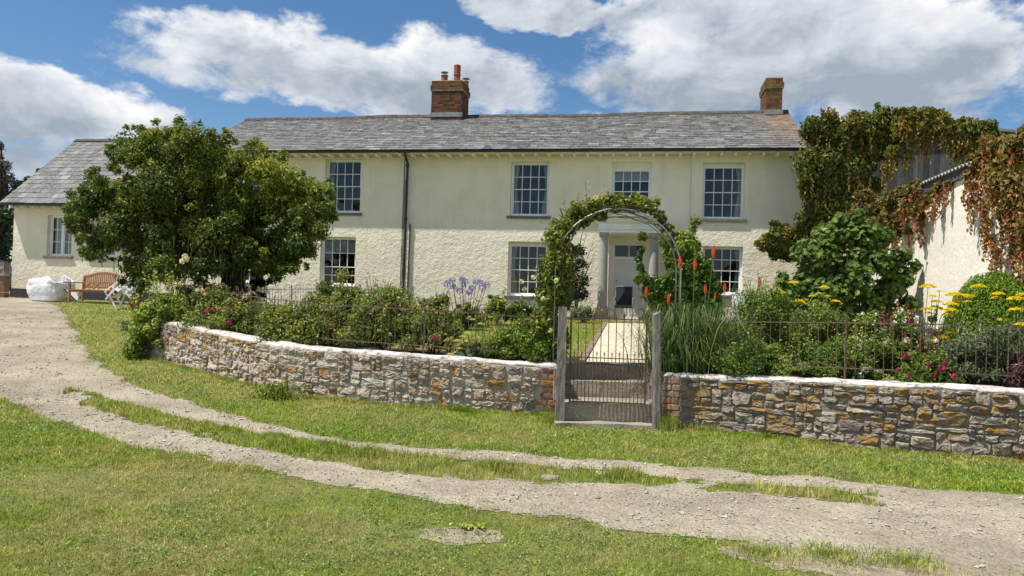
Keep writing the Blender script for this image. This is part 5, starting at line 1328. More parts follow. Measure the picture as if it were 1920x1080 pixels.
# ------------------------------------------------------------------ border plants, left of gate
WLz = lambda px: None
bush('honeysuckle_bush', 'bright green honeysuckle bush spilling over the far left end of the stone wall', 'bush', 240, 362, 508, 13.6, 11000, .060, .040, L_HEDGE, k=60, dy=.5, zb=.28, sh=34, low=.55, stems=False, lift=.06)
bush('honeysuckle_bush', 'smaller honeysuckle growth trailing over the wall top beside the big honeysuckle bush', 'bush', 285, 375, 528, 13.45, 4200, .055, .036, L_HEDGE, k=30, dy=.3, zb=.85, sh=16, low=.5, stems=False)
bush('rose_bush', 'loose rose bush behind the railing nearest the left end of the wall', 'bush', 330, 475, 536, 13.0, 4200, .045, .030, L_ROSE, k=26, dy=.5, sh=14, flowers=((P_CREAM, 6, .03, 20, 'ball'), (P_HOT, 4, .035, 22, 'ball')))
bush('lavender', 'lavender and pale flowers growing behind the railing at the curve of the wall', 'flowering plant', 440, 560, 568, 13.3, 2200, .05, .014, L_GREY, k=22, dy=.4, sh=16, flowers=((P_BLUE, 22, .028, 20, 'spike'), (P_CREAM, 16, .035, 18, 'ball')))
bush('rose_bush', 'arching rose bush behind the curve of the wall right of the lavender', 'bush', 395, 505, 556, 12.5, 2800, .046, .03, L_ROSE, k=24, dy=.4, sh=22, shl=.4, flowers=((P_CREAM, 4, .03, 20, 'ball'), (P_HOT, 2, .035, 20, 'ball')))
bush('rose_bush', 'tall leafy rose bush below the lower left sash window', 'bush', 575, 700, 515, 12.4, 5200, .055, .036, L_ROSE, k=34, dy=.5, sh=26, shl=.4, flowers=((P_PEACH, 2, .03, 20, 'ball'),))
bush('rose_bush', 'dense low rose bush just behind the railing left of the downpipe', 'bush', 480, 660, 562, 11.5, 5200, .048, .032, L_ROSE, k=40, dy=.5, sh=20)
bush('rose_bush', 'wide bronze-tipped rose bush behind the railing under the downpipe', 'bush', 640, 800, 545, 11.3, 7200, .05, .033, L_ROSE, k=46, dy=.5, sh=40, shl=.4, tintfn=lambda p, t: t+.1, flowers=((P_PEACH, 8, .03, 20, 'ball'),))
bush('rose_bush', 'brownish rose bush behind the railing right of the downpipe', 'bush', 760, 870, 575, 11.0, 3600, .045, .03, L_ROSE, k=28, dy=.45, sh=18, flowers=((P_HOT, 1, .04, 24, 'ball'),))
bush('grey_shrub', 'grey-green feathery shrub against the wall by the downpipe', 'bush', 675, 790, 535, 19.5, 2600, .08, .03, L_GREY, k=22, dy=.5, sh=20, shl=.45)
def achillea(name, label, px0, px1, pyt, Y, heads, mat, r, matl=L_GREY, n=1800, zb=None, k=20, sh=10, kk='flat', topf=.72):
    c, hw, h = spec(px0, px1, pyt, Y, zb); root = thing(name, label, 'flowering plant', c); B = clumps(c+np.array([0, 0, h*.22*topf]), (hw*.9, .3, h*.6*topf), k, .17*min(hw*2, h), low=.1)
    area = sum((b[3]*b[5]+b[3]*b[4]+b[4]*b[5])*4.2 for b in B); V, F, T = blobs_leaves(B, n/area, .055, .018, None, 0, 2.2, .6); mk('foliage', V, [F], matl, root, T)
    pb = PB()
    for hd in heads:
        x, y = hd[:2]; yy = Y+random.uniform(-.25, .25); p = at(x, y, yy); s = np.array([c[0]+(p[0]-c[0])*.5, yy+random.uniform(-.05, .05), c[2]])
        pb.tube([s, s+(p-s)*.55+np.array([0, 0, .05]), p], [.006, .005, .0035], 5); flower(root, mat, p, r*(hd[2] if len(hd) > 2 else 1), 110, kk)
    pb.build('stems', GSTEM, root); return root
achillea('yarrow', 'pale yellow yarrow clump leaning on the railing behind the left wall', 840, 920, 620, 10.6, [(858, 640, 1.2), (868, 632), (880, 640, 1.3), (872, 648), (886, 643), (862, 654), (892, 658, 1.1), (855, 648), (878, 625), (845, 665), (896, 634)], P_PALE, .05)
achillea('yarrow', 'pale yellow yarrow standing in the bed left of the gate post', 890, 1000, 590, 10.8, [(887, 600), (901, 608), (935, 628, 1.2), (945, 617, 1.2), (940, 602, .8), (920, 595, .8), (975, 600, .8), (1005, 640, .8)], P_PALE, .045, L_HEDGE, 3200)
bush('leafy_perennial', 'mid-green leafy clump beside the left gate post', 'bush', 925, 1046, 598, 10.4, 6200, .05, .026, L_HEDGE, k=44, dy=.4, sh=22, shl=.2, tintfn=lambda p, t: t*.75)
bush('leafy_perennial', 'dark leafy clump behind the railing midway along the left wall', 'bush', 850, 940, 640, 10.7, 2400, .045, .025, L_HEDGE, k=20, dy=.3, sh=8, tintfn=lambda p, t: t*.6)
# back border by the house
ag = thing('agapanthus', 'clump of blue agapanthus heads before the house wall', 'flowering plant', ppos(875, 17.5))
pb = PB(); hb_ = ppos(875, 17.5)
for (x, y) in [(838, 532), (848, 526), (867, 524), (868, 536), (893, 529), (905, 540), (912, 534), (862, 545), (885, 540), (880, 548), (830, 556), (850, 538), (900, 530), (872, 528)]:
    p = at(x, y, 17.5+random.uniform(-.3, .3)); s = hb_+(p-hb_)*[.45, .3, 0]; pb.tube([s, (s+p)/2+Zv*.03, p], [.008, .007, .006], 5); flower(ag, P_BLUE, p, .085, 70, 'umbel')
pb.build('stems', TWIG, ag); P = hb_+rnd(260)*[.28, .15, 0]; V, F, T = blades(P, RNG.uniform(.25, .5, 260), .03, .8, RNG.random(260)); mk('leaves', V, F, L_STRAP, ag, T)
for (nm, lb_, a, b, t_, Y, n, mt, kw) in [
    ('rose_bush', 'rose bush with peach blooms left of the agapanthus', 800, 850, 548, 17.2, 1500, L_ROSE, dict(flowers=((P_PEACH, 6, .06, 26, 'ball'),))),
    ('rose_bush', 'small rose bush with peach blooms below the agapanthus', 850, 905, 565, 16.6, 1200, L_ROSE, dict(flowers=((P_PEACH, 3, .06, 26, 'ball'),))),
    ('phlox', 'hot pink flowering clump in the border left of the peach roses', 745, 800, 565, 16.8, 1200, L_HEDGE, dict(flowers=((P_HOT, 14, .065, 26, 'ball'),))),
    ('leafy_shrub', 'bushy border plant under the lower middle window', 905, 965, 545, 18.5, 1600, L_HEDGE, dict(flowers=((P_PALE, 5, .06, 30, 'flat'),), shl=.35)),
    ('leafy_shrub', 'low dark shrub between middle window and rose arch', 950, 1015, 555, 18.0, 2000, L_GLOS, dict(flowers=((P_PINK, 4, .05, 20, 'ball'),))),
    ('leafy_shrub', 'low green plant at the foot of the porch left column', 1070, 1125, 572, 20.5, 900, L_GREY, dict(flowers=((P_WHT, 3, .04, 20, 'ball'),))),
    ('grey_shrub', 'silvery low border plant right of the downpipe', 775, 830, 555, 19.5, 900, L_GREY, {}),
    ('leafy_shrub', 'dark evergreen bush under the big tree beside its trunk', 455, 505, 500, 18.6, 1800, L_DARK, {}),
    ('leafy_shrub', 'broad low shrub in the shade left of the tree trunk', 340, 420, 520, 17.0, 2200, L_DARK, {}),
]: bush(nm, lb_, 'bush', a, b, t_, Y, n, .075, .045, mt, k=20, dy=.4, sh=8, **kw)
yr = thing('rose_bush', 'pale yellow roses held up in front of the tree trunk', 'flowering plant', ppos(345, 13.6)); pb = PB(); s = ppos(345, 13.6)
for (x, y) in [(342, 490), (347, 481), (350, 486)]: p = at(x, y, 13.6); pb.tube([s, p], [.007, .004], 5); flower(yr, P_CREAM, p, .055, 30)
pb.build('stems', TWIG, yr)

# ------------------------------------------------------------------ right of gate
kb = ppos(1290, 10.0); kn = thing('red_hot_pokers', 'clump of red hot pokers with long strappy leaves right of the gate', 'flowering plant', kb)
n = 2000; q = rnd(n)*[.24, .15, 0]; P = kb+q; a = np.arctan2(q[:, 1], q[:, 0]+1e-6)
def straps(P, out, h, ln, w, tint, seg=5):
    n = len(P); V = []; 
    sd = unit(np.cross(out, [0, 0, 1.]))
    for k in range(seg+1):
        f = k/seg; ctr = P+out*(ln*f**1.6)[:, None]+np.array([0, 0, 1.])*(h*(math.sin(f*math.pi*.62)/math.sin(math.pi*.5)*(1.0)-.35*f**4*.9))[:, None]; ww = (w*(1-f**2*.92))[:, None]
        V += [ctr-sd*ww/2, ctr+sd*ww/2]
    V = np.stack(V, 1); m = V.shape[1]; V = V.reshape(-1, 3); i = np.arange(n)*m
    F = np.concatenate([np.stack([i+2*k, i+2*k+1, i+2*k+3, i+2*k+2], 1) for k in range(seg)]); return V, F, np.tile(tint, seg)
out = unit(q+rnd(n)*[.25, .25, 0]+[0, -.02, 0]); V, F, T = straps(P, out, (.25+.85*RNG.random(n)**1.2), RNG.uniform(.25, 1.15, n)*RNG.random(n)**.4, RNG.uniform(.006, .015, n), RNG.random(n)**1.1); mk('leaves', V, [F], L_STRAP, kn, T)
pb = PB()
for (x, y, l) in [(1212, 548, 1), (1254, 560, 1), (1275, 492, 1.1), (1303, 495, 1.05), (1338, 472, 1.15), (1323, 542, .9), (1359, 540, .9), (1424, 528, .85), (1341, 555, .6), (1212, 535, .0)]:
    if l == 0: continue
    p = at(x, y, 9.9+random.uniform(-.25, .2)); s = kb+np.array([(p[0]-kb[0])*.75, random.uniform(-.1, .1), 0]); pb.tube([s, (s+p)/2+np.array([.01, 0, 0]), p], [.008, .007, .006], 5); flower(kn, P_RED, p-Zv*.06*l, .029*l, 150, 'poker')
pb.build('flower_stalks', GSTEM, kn)
bush('leafy_shrub', 'feathery yellow-green shrub right of the red hot pokers', 'bush', 1350, 1500, 525, 10.4, 6200, .045, .022, L_HEDGE, k=46, dy=.45, sh=60, shl=.35, tintfn=lambda p, t: t*.8)
bush('leafy_shrub', 'loose open shrub with yellow yarrow before the fig', 'bush', 1470, 1610, 562, 10.0, 5200, .04, .022, L_HEDGE, k=40, dy=.45, sh=36, shl=.3, tintfn=lambda p, t: t*.75)
bush('leafy_perennial', 'low dark foliage at the fence foot behind the strappy leaves', 'bush', 1330, 1480, 640, 9.4, 3600, .04, .022, L_HEDGE, k=30, dy=.3, sh=14, tintfn=lambda p, t: t*.55)
achillea('yarrow', 'yellow yarrow heads on tall stems in front of the fig bush', 1470, 1590, 560, 10.6, [(1487, 531), (1460, 550, 1.2), (1497, 567, 1.2), (1508, 563, .8), (1546, 540), (1566, 566, .9), (1523, 556, .7), (1552, 556, .6), (1537, 551, .6), (1425, 563, .7), (1447, 562, .6), (1505, 570, .8)], P_YEL, .072, L_GREY, 1600)
achillea('yarrow', 'large group of golden yarrow heads before the white lean-to wall', 1650, 1800, 575, 9.7, [(1740, 539, 1.3), (1788, 554, 1.3), (1805, 558, 1.3), (1748, 556, .8), (1757, 567, .9), (1782, 572, 1.1), (1752, 580, 1.3), (1780, 583, 1.1), (1762, 547, .5), (1820, 556, .7), (1693, 629, .9), (1765, 634, 1.3), (1784, 625, 1.3), (1735, 581, .8), (1795, 566, .8), (1740, 588, .7), (1815, 566, .6), (1774, 591, .8)], P_YEL, .078, L_GREY, 2600)
achillea('yarrow', 'golden yarrow heads on tall stalks at the right edge before the round bush', 1800, 1930, 590, 9.0, [(1835, 539, 1.1), (1872, 552, .9), (1868, 560, .8), (1905, 562, 1.3), (1908, 582, 1.2), (1880, 601, .9), (1915, 610, 1), (1918, 554, .9), (1936, 570)], P_YEL, .075, L_GREY, 3400)
bush('white_flowers', 'white flowering plant mixed with green behind the right railing', 'flowering plant', 1570, 1690, 585, 9.6, 4200, .04, .022, L_HEDGE, k=38, dy=.35, sh=24, shl=.25, flowers=((P_WHT, 70, .024, 12, 'ball'),), tintfn=lambda p, t: t*.8+.05)
bush('white_flowers', 'low group of pure white blooms close to the right railing', 'flowering plant', 1590, 1650, 640, 9.1, 1500, .04, .02, L_HEDGE, k=14, dy=.2, sh=8, flowers=((P_WHT, 9, .034, 16, 'ball'),), tintfn=lambda p, t: t*.6)
bush('magenta_flowers', 'tall magenta flower spikes behind the right railing', 'flowering plant', 1635, 1760, 575, 9.5, 3800, .045, .02, L_HEDGE, k=34, dy=.3, sh=20, shl=.25, flowers=((P_PINK, 64, .032, 22, 'spike'), (P_WHT, 26, .03, 14, 'ball')), tintfn=lambda p, t: t*.65)
bush('magenta_flowers', 'low magenta flowers drooping over the right wall top', 'flowering plant', 1680, 1800, 650, 8.6, 2600, .04, .022, L_HEDGE, k=22, dy=.22, sh=8, flowers=((P_PINK, 20, .036, 26, 'ball'),), tintfn=lambda p, t: t*.5)
bush('delphinium', 'purple flower spikes beside the golden yarrow', 'flowering plant', 1715, 1765, 565, 9.8, 800, .04, .02, L_HEDGE, k=10, dy=.2, sh=6, flowers=((P_BLUE, 9, .03, 30, 'spike'),))
bush('leafy_perennial', 'grey-green leafy mass under the golden yarrow at the right', 'bush', 1770, 1930, 600, 9.0, 5600, .06, .02, L_GREY, k=40, dy=.4, sh=26, shl=.25, tintfn=lambda p, t: t*.6)
bush('leafy_perennial', 'dark plum-leaved plant at the right end of the wall', 'bush', 1880, 1990, 640, 8.5, 1800, .05, .03, L_PLUM, k=18, dy=.25, sh=6)
bush('leafy_perennial', 'green filler foliage between the white and the yellow flowers', 'bush', 1500, 1640, 640, 9.4, 3800, .04, .022, L_HEDGE, k=30, dy=.3, sh=14, tintfn=lambda p, t: t*.55)

# ------------------------------------------------------------------ weeds and tufts
def tuft(name, label, px, py, r, h, n, lean=.7, w=.005, group=None, mat=None):
    c = G(px, py); P = c+rnd(n)*[r*.5, r*.5, 0]; V, F, T = blades(P, RNG.uniform(.5, 1, n)*h, w, lean, RNG.random(n)*.8); o = mk(name, V, F, mat or BLADE, None, T, origin=tuple(c)); return setp(o, label, 'grass tuft', group)
tuft('grass_tuft', 'bright tall grass tuft at the foot of the right gate post', 1252, 806, .13, .26, 420)
tuft('grass_tuft', 'long grass tuft growing at the foot of the left gate post', 1035, 792, .16, .18, 300)
w1 = G(520, 748)
wd = thing('weed_clump', 'dark leafy weed clump at the base of the curved wall', 'weeds', w1)
P = w1+np.array([0, 0, .10])+rnd(420)*[.17, .09, .07]; V, F, T = leafarr(P, rnd(420)+[0, 0, 1.2], rnd(420), .055, .032, RNG.random(420)*.7); mk('foliage', V, [F], L_HEDGE, wd, T)
P = w1+rnd(160)*[.12, .08, 0]; V, F, T = blades(P, RNG.uniform(.12, .36, 160), .006, .6, RNG.random(160)); mk('grass_stems', V, F, BLADE, wd, T)
for k, (x, y, lb_) in enumerate([(625, 845, 'grass tuft on the middle strip left of the gate'), (695, 855, 'second thick grass tuft of the middle strip counting from its left tuft'), (935, 882, 'grass tuft on the middle strip below the yarrow'), (1165, 896, 'spiky grass tuft at the right end of the middle strip')]):
    tuft('grass_tuft', lb_, x, y, .16, .13, 520, .8, .006, 'grass tufts on the middle strip of the track')
for (x, y, lb_) in [(1430, 1042, 'leftmost of the straw-tipped tufts at the near right track edge'), (1560, 1045, 'middle one of the straw-tipped tufts at the near right track edge'), (1700, 1058, 'wide straw-tipped grass tuft at the near right track edge')]:
    tuft('grass_tuft', lb_, x, y, .22, .07, 620, 1.3, .005, 'tufts at the near edge of the track')
sg = G(880, 992); wd = thing('small_weed', 'small pale-leaved weed on the bare soil patch in the lawn', 'weed', sg)
P = sg+rnd(50)*[.05, .03, 0]+[0, 0, .03]; V, F, T = leafarr(P, rnd(50)*.4+[0, 0, 1], rnd(50)*[1, 1, .3], .05, .028, .6+.4*RNG.random(50)); mk('leaves', V, [F], L_HEDGE, wd, T)

# ------------------------------------------------------------------ grass
def scatter(n, x0, x1, y0, y1, powr=1.6):
    """denser towards the viewer's side of the lawn"""
    u = RNG.random(n); y = (y0**(1-powr)+u*(y1**(1-powr)-y0**(1-powr)))**(1/(1-powr)); x = RNG.uniform(-1, 1, n)*(y*.80+1.2); 
    m = (x > x0) & (x < x1); return x[m], y[m]
def grass(name, x, y, zf, hmin, hmax, wmin, lean=.9, mat=BLADE):
    d = np.sqrt(x*x+y*y); m = len(x); patch = fbm(x*1.2, y*1.2, 44); h = RNG.uniform(hmin, hmax, m)*(.6+.8*patch); w = np.maximum(wmin, d*.00085)*RNG.uniform(.7, 1.3, m)
    P = np.stack([x, y, zf(x, y)-.004], 1); V, F, T = blades(P, h, w, lean, RNG.random(m)); return setp(mk(name, V, F, mat, None, T), kind='stuff')
x, y = scatter(620000, -20, 14, 2.2, 12, 1.9)
wl = inpoly(*warp(x+RNG.normal(size=len(x))*.035, y+RNG.normal(size=len(x))*.035, .15), TRACK)
gd = inpoly(x, y, [tuple(LL.at(s)[0][:2]) for s in np.arange(0, LL.len, .2)][::-1]+[tuple(LR.at(s)[0][:2]) for s in np.arange(0, LR.len, .2)]+[(20, 30), (-5, 30)])
bare = np.zeros(len(x), bool)
for c, r in PATCHES: bare |= (((x-c[0])/1.7)**2+(y-c[1])**2 < (r*(.55+.9*fbm(x*6, y*6, 71, 5)))**2) & (RNG.random(len(x)) < .72)
dn = .45+.75*fbm(x*2.2, y*2.2, 55)
nearm = (~wl) & (~gd) & (~bare) & (RNG.random(len(x)) < dn) & ~((x > STX0) & (x < STX1) & (y > GY-.22))
o = grass('lawn_grass', x[nearm], y[nearm], zout, .014, .034, .0034, 1.3); setp(o, 'short mown green and straw lawn in front of and beside the track', 'grass')
x, y = scatter(240000, -20, 14, 6.5, 24, 1.35); 
wl = inpoly(*warp(x+RNG.normal(size=len(x))*.035, y+RNG.normal(size=len(x))*.035, .15), TRACK); gd = inpoly(x, y, [tuple(LL.at(s)[0][:2]) for s in np.arange(0, LL.len, .2)][::-1]+[tuple(LR.at(s)[0][:2]) for s in np.arange(0, LR.len, .2)]+[(20, 30), (-5, 30)])
v_ = (x-O_[0])*Nv[0]+(y-O_[1])*Nv[1]
m = (~wl) & (~gd) & (v_ > .4) & ~((x > STX0) & (x < STX1) & (y > GY-.22)); x, y = x[m], y[m]
o = grass('verge_grass', x, y, zout, .025, .06, .0045, 1.3)
setp(o, 'longer bright grass of the verge along the foot of the stone walls', 'grass')
# long grass at the foot of the walls
def fringe(name, line, s0, s1, n, label):
    q = RNG.uniform(s0, s1, n); o_ = np.abs(RNG.normal(size=n))*.06+.015; P = []
    for a, b in zip(q, o_): c, t, nn = line.at(a); P.append((c[0]+nn[0]*b, c[1]+nn[1]*b))
    P = np.array(P); x, y = P[:, 0], P[:, 1]; hgt = (.04+.13*fbm(x*2.5, y*2.5, 15)**2)*RNG.uniform(.5, 1.2, n)
    V, F, T = blades(np.stack([x, y, zout(x, y)-.01], 1), hgt, .006, .9, RNG.random(n)*.9); setp(mk(name, V, F, BLADE, None, T), label, 'grass', kind='stuff')
fringe('wall_foot_grass', LL, .05, 9, 9000, 'long grass fringe at the foot of the curved stone wall'); fringe('wall_foot_grass', LR, .05, LR.len, 6500, 'long grass fringe at the foot of the lichened right wall')
# clover and other broad-leaved specks in the turf
def clover(name, n, x0, x1, y0, y1, thr, seed, label, L=.017):
    x = RNG.uniform(x0, x1, n); y = RNG.uniform(y0, y1, n); m = (fbm(x*1.3, y*1.3, seed, 4) > thr) & ~inpoly(*warp(x, y, .15), TRACK) & ~inpoly(x, y, gpoly) & ((x-.0)/(y*.8+1.) < 1) & ((x)/(y*.8+1.) > -1); x, y = x[m], y[m]; q = 4
    x = np.repeat(x, q)+RNG.normal(size=len(x)*q)*.02; y = np.repeat(y, q)+RNG.normal(size=len(y)*q)*.02; P = np.stack([x, y, zout(x, y)+RNG.uniform(.008, .03, len(x))], 1)
    V, F, T = leafarr(P, rnd(len(x))*.45+[0, 0, 1], rnd(len(x)), L*RNG.uniform(.7, 1.4, len(x)), L*.8, RNG.random(len(x))); return setp(mk(name, V, [F], CLOV, None, T), label, 'clover', kind='stuff')
CLOV = leafmat('clover_leaf', [(0, (.05, .10, .02)), (.6, (.12, .20, .035)), (1, (.26, .34, .12))])
gpoly = [tuple(LL.at(s)[0][:2]) for s in np.arange(0, LL.len, .2)][::-1]+[tuple(LR.at(s)[0][:2]) for s in np.arange(0, LR.len, .2)]+[(20, 30), (-5, 30)]
clover('lawn_clover', 26000, -8, 7, 2.4, 9, .52, 77, 'clover and broad-leaved weeds in the near lawn')
clover('verge_clover', 16000, -10, 7, 7, 14, .5, 78, 'broad-leaved weeds in the verge below the walls', .024)
# middle strip
n = 90000; x = RNG.uniform(-10, 5.5, n); y = RNG.uniform(4.5, 12, n); wx, wy = warp(x, y, .13, 4)
thin = fbm(x*1.5, y*1.5, 61) > np.interp(x, [-9, -6, -4, -1, .8, 1.6, 5], [.58, .42, .28, .22, .30, .60, .67]); m = inpoly(wx, wy, MID) & thin
x, y = x[m], y[m]; x = np.repeat(x, 3)+RNG.normal(size=len(x)*3)*.02; y = np.repeat(y, 3)+RNG.normal(size=len(y)*3)*.02
o = grass('strip_grass', x, y, zout, .03, .085, .004, 1.); setp(o, 'rough grass strip between the two wheel ruts of the track', 'grass')
# stray sprigs on the track edges
n = 26000; x = RNG.uniform(-12, 7, n); y = RNG.uniform(3, 16, n); w0 = inpoly(*warp(x, y, .15), TRACK); w2 = inpoly(*warp(x+.0, y+.28, .2), TRACK) & inpoly(*warp(x, y-.28, .2), TRACK); m = w0 & ~w2 & (fbm(x*3, y*3, 5) > .5)
x, y = np.repeat(x[m], 5), np.repeat(y[m], 5); x = x+RNG.normal(size=len(x))*.02; y = y+RNG.normal(size=len(y))*.02
o = grass('edge_grass', x, y, zout, .015, .04, .0035, 1.1); setp(o, 'thin sprigs of grass creeping over the edges of the track', 'grass')
# garden lawn grass
x = RNG.uniform(-8, 6, 120000); y = RNG.uniform(10.5, 23, 120000); m = in_garden(x, y) & ~bed(x, y) & ~inpoly(x, y, PATH); x, y = x[m], y[m]
o = grass('garden_grass', x, y, zg, .02, .045, .006); setp(o, 'mown lawn inside the walled garden on both sides of the path', 'grass')

# loose stones on the track
n = 110000; u = RNG.random(n); y = 3.0+u**1.7*19; x = RNG.uniform(-1, 1, n)*(y*.8+1); m = on_track(x, y) & (RNG.random(n) < .25+1.1*(fbm(x*1.8, y*1.8, 91) > .5)); x, y = x[m], y[m]; n = len(x)
r = np.clip(RNG.exponential(.0035, n)+.003, .003, .022)*np.clip(y/6, 1, 1.5); C = np.stack([x, y, zout(x, y)+.010+r*.15], 1)
dirs = np.array([[1, 0, 0], [-1, 0, 0], [0, 1, 0], [0, -1, 0], [0, 0, 1], [0, 0, -1.]]); ja = RNG.uniform(.55, 1.25, (n, 6, 1))*dirs[None]+RNG.normal(size=(n, 6, 3))*.22; ja[:, :, 2] *= .65
V = (C[:, None]+ja*r[:, None, None]).reshape(-1, 3); i = np.arange(n)*6
F = np.concatenate([np.stack([i+a, i+b, i+c], 1) for a, b, c in ((0, 2, 4), (2, 1, 4), (1, 3, 4), (3, 0, 4), (2, 0, 5), (1, 2, 5), (3, 1, 5), (0, 3, 5))]); T = np.tile(np.clip(RNG.normal(.5, .22, n), 0, 1), 8)
setp(mk('loose_gravel', V, [F], PEB, None, T), 'loose gravel stones scattered over the track', 'gravel', kind='stuff')

# ------------------------------------------------------------------ things by the wing
def bench(loc, ang, width, label, table=False):
    root = thing('garden_bench', label, 'bench', loc); ca, sa = math.cos(ang), math.sin(ang); X = np.array([ca, sa, 0]); Y = np.array([-sa, ca, 0]); L0 = np.array(loc)
    q = lambda x, y, z: L0+X*x+Y*y+Zv*z; w = width/2   # y<0 is the front
    def b(pb, a, c, ww, hh): pb.bar(a, c, ww, hh, up=Y if abs(np.dot(unit(np.array(c)-np.array(a)), Zv)) > .9 else Zv)
    for sx in (-1, 1):
        for yy, z1 in ((-.25, .62), (.27, .86)):
            pb = PB(); b(pb, q(sx*w, yy, 0), q(sx*w, yy+(.06 if yy > 0 else 0), z1), .06, .06); pb.build('leg', TEAK, root)
        pb = PB(); b(pb, q(sx*w, -.30, .645), q(sx*w, .27, .645), .07, .03); pb.build('armrest', TEAK, root)
    pb = PB()
    for k in range(6): b(pb, q(-w, -.25+k*.095, .42), q(w, -.25+k*.095, .42), .075, .022)
    b(pb, q(-w, -.25, .375), q(w, -.25, .375), .03, .065); b(pb, q(-w, .22, .375), q(w, .22, .375), .03, .065); pb.build('seat', TEAK, root)
    pb = PB(); n = 22; topz = lambda f: .86+.13*math.sin(math.pi*f)**1.5
    for k in range(16): 
        f0, f1 = k/16, (k+1)/16; pb.bar(q(-w+2*w*f0, .33, topz(f0)), q(-w+2*w*f1, .33, topz(f1)), .035, .07)
    b(pb, q(-w, .30, .50), q(w, .30, .50), .03, .05)
    for k in range(1, n): f = k/n; pb.bar(q(-w+2*w*f, .30, .50), q(-w+2*w*f, .33, topz(f)-.03), .042, .016, up=Y)
    pb.build('backrest', TEAK, root)
    if table:
        pb = PB(); b(pb, q(-.42, .0, .66), q(.30, .0, .66), .30, .022)
        for xx in (-.24, .12):
            pb.bar(q(xx-.12, -.12, .44), q(xx+.12, -.12, .65), .02, .03, up=Y); pb.bar(q(xx+.12, -.14, .44), q(xx-.12, -.14, .65), .02, .03, up=Y)
        pb.build('folding_table', TEAK, root)
    return root
bl = G(172, 566); BYY = bl[1]
bc = at(170, 560, 23.6); bc = np.array([bc[0], 23.9, float(zout(bc[0], 23.9))]); bench(bc, -ALPHA+R_(-4), 1.60, 'brown wooden slatted bench with arched back against the wing', True)
# bulk bag
bg = at(96, 558, 24.3); bg = np.array([bg[0], 24.3, float(zout(bg[0], 24.3))])
BAGM = simple('woven_plastic', (.74, .75, .77), .6, .3, var=.08, scale=6, bump=.02, bscale=9)
pb = PB()
def bagf(a, b):
    th = a*2*math.pi; ex = .42; cx_, cy_ = math.cos(th), math.sin(th); x = math.copysign(abs(cx_)**ex, cx_); y = math.copysign(abs(cy_)**ex, cy_)
    bul = 1+.10*math.sin(math.pi*min(1, b*1.1)); z = .66*min(b, .9)/.9; fold = (float(fbm(a*16, b*5, 7))-.5)*.16*(.35+b)
    z += (float(vn(a*9, 2, 4))-.5)*.22*b; s = .52*(bul+fold)*(1 if b < .9 else 1-(b-.9)*1.2)
    return bg+Uv*(x*s*1.04+(.05-.08*b if x < 0 else -.0))+Nv*y*s*.9+Zv*(z-.0)
pb.grid(bagf, 90, 24); 
bag = thing('bulk_bag', 'crumpled white builder\'s bulk bag standing by the wing wall', 'bag', bg)
pb.build('bag_body', BAGM, bag, smooth=True)
pb = PB(); pb.grid(lambda a, b: bg+Uv*((a-.5)*.86)+Nv*((b-.5)*.78)+Zv*(.56+.10*float(fbm(a*4, b*4, 3))), 14, 14); pb.build('bag_top', BAGM, bag, smooth=True)
for (dx, dz) in ((-.34, .05), (.30, .10), (.42, .04)):
    pb = PB(); P = [bg+Uv*(dx-.1)-Nv*.2+Zv*.6, bg+Uv*(dx-.03)-Nv*.2+Zv*(.74+dz), bg+Uv*(dx+.06)-Nv*.2+Zv*(.72+dz), bg+Uv*(dx+.12)-Nv*.2+Zv*.6]; pb.tube(P, [.03, .02, .02, .03], 6); pb.build('lifting_loop', BAGM, bag, smooth=True)

# tipped plastic chairs
def plastic_chair(loc, ang, tip, label):
    root = thing('plastic_chair', label, 'chair', loc, 'white plastic garden chairs'); 
    Rm = Matrix.Rotation(ang, 3, 'Z') @ Matrix.Rotation(tip, 3, 'Y'); q = lambda x, y, z: np.array(loc)+np.array(Rm @ Vector((x, y, z)))+Zv*.0
    lo = min((q(x, y, 0))[2] for x in (-.25, .25) for y in (-.25, .25))-loc[2]; q0 = q; q = lambda x, y, z: q0(x, y, z)-Zv*lo
    pb = PB(); pb.grid(lambda a, b: q(-.22+.44*a, -.22+.44*b, .42-.02*math.sin(a*3.1)), 8, 8); pb.grid(lambda a, b: q(-.22+.44*a, -.22+.44*b, .40-.02*math.sin(a*3.1)), 8, 8); pb.build('seat', PLAST, root, smooth=True)
    pb = PB()
    for k in range(7): y = -.2+k*.066; pb.bar(q(-.2, y, .44), q(-.31, y*1.02, .78-.05*abs(k-3)/3), .036, .012, up=(0, 1, 0))
    P = [q(-.22, -.24, .42)]+[q(-.32, .24*math.sin(t), .60+.24*math.cos(t)) for t in np.linspace(-1.5, 1.5, 9)]+[q(-.22, .24, .42)]; pb.tube(P, .018, 6); pb.build('backrest', PLAST, root)
    for sx in (-.24, .24):
        for sy_ in (-.24, .24): pb = PB(); pb.bar(q(sx*.85, sy_*.9, .42), q(sx*1.1, sy_*1.05, 0), .045, .03, up=(0, 1, 0)); pb.build('leg', PLAST, root)
    for sy_ in (-.26, .26): pb = PB(); pb.tube([q(-.30, sy_, .64), q(.0, sy_, .64), q(.22, sy_, .62), q(.24, sy_, .42)], .02, 6); pb.build('armrest', PLAST, root)
p = at(225, 562, 22.7); plastic_chair(np.array([p[0]-.05, 22.7, float(zout(p[0], 22.7))]), R_(170), R_(-28), 'white plastic garden chair tipped against the end of the bench')
p = at(238, 562, 22.4); plastic_chair(np.array([p[0]+.05, 22.35, float(zout(p[0], 22.35))]), R_(185), R_(38), 'white plastic garden chair leaning back beside the terracotta pot')
pp = at(249, 565, 22.0); pp = np.array([pp[0]+.05, 22.0, float(zout(pp[0], 22.0))]); pt = thing('flower_pot', 'terracotta flower pot right of the white plastic chairs', 'pot', pp)
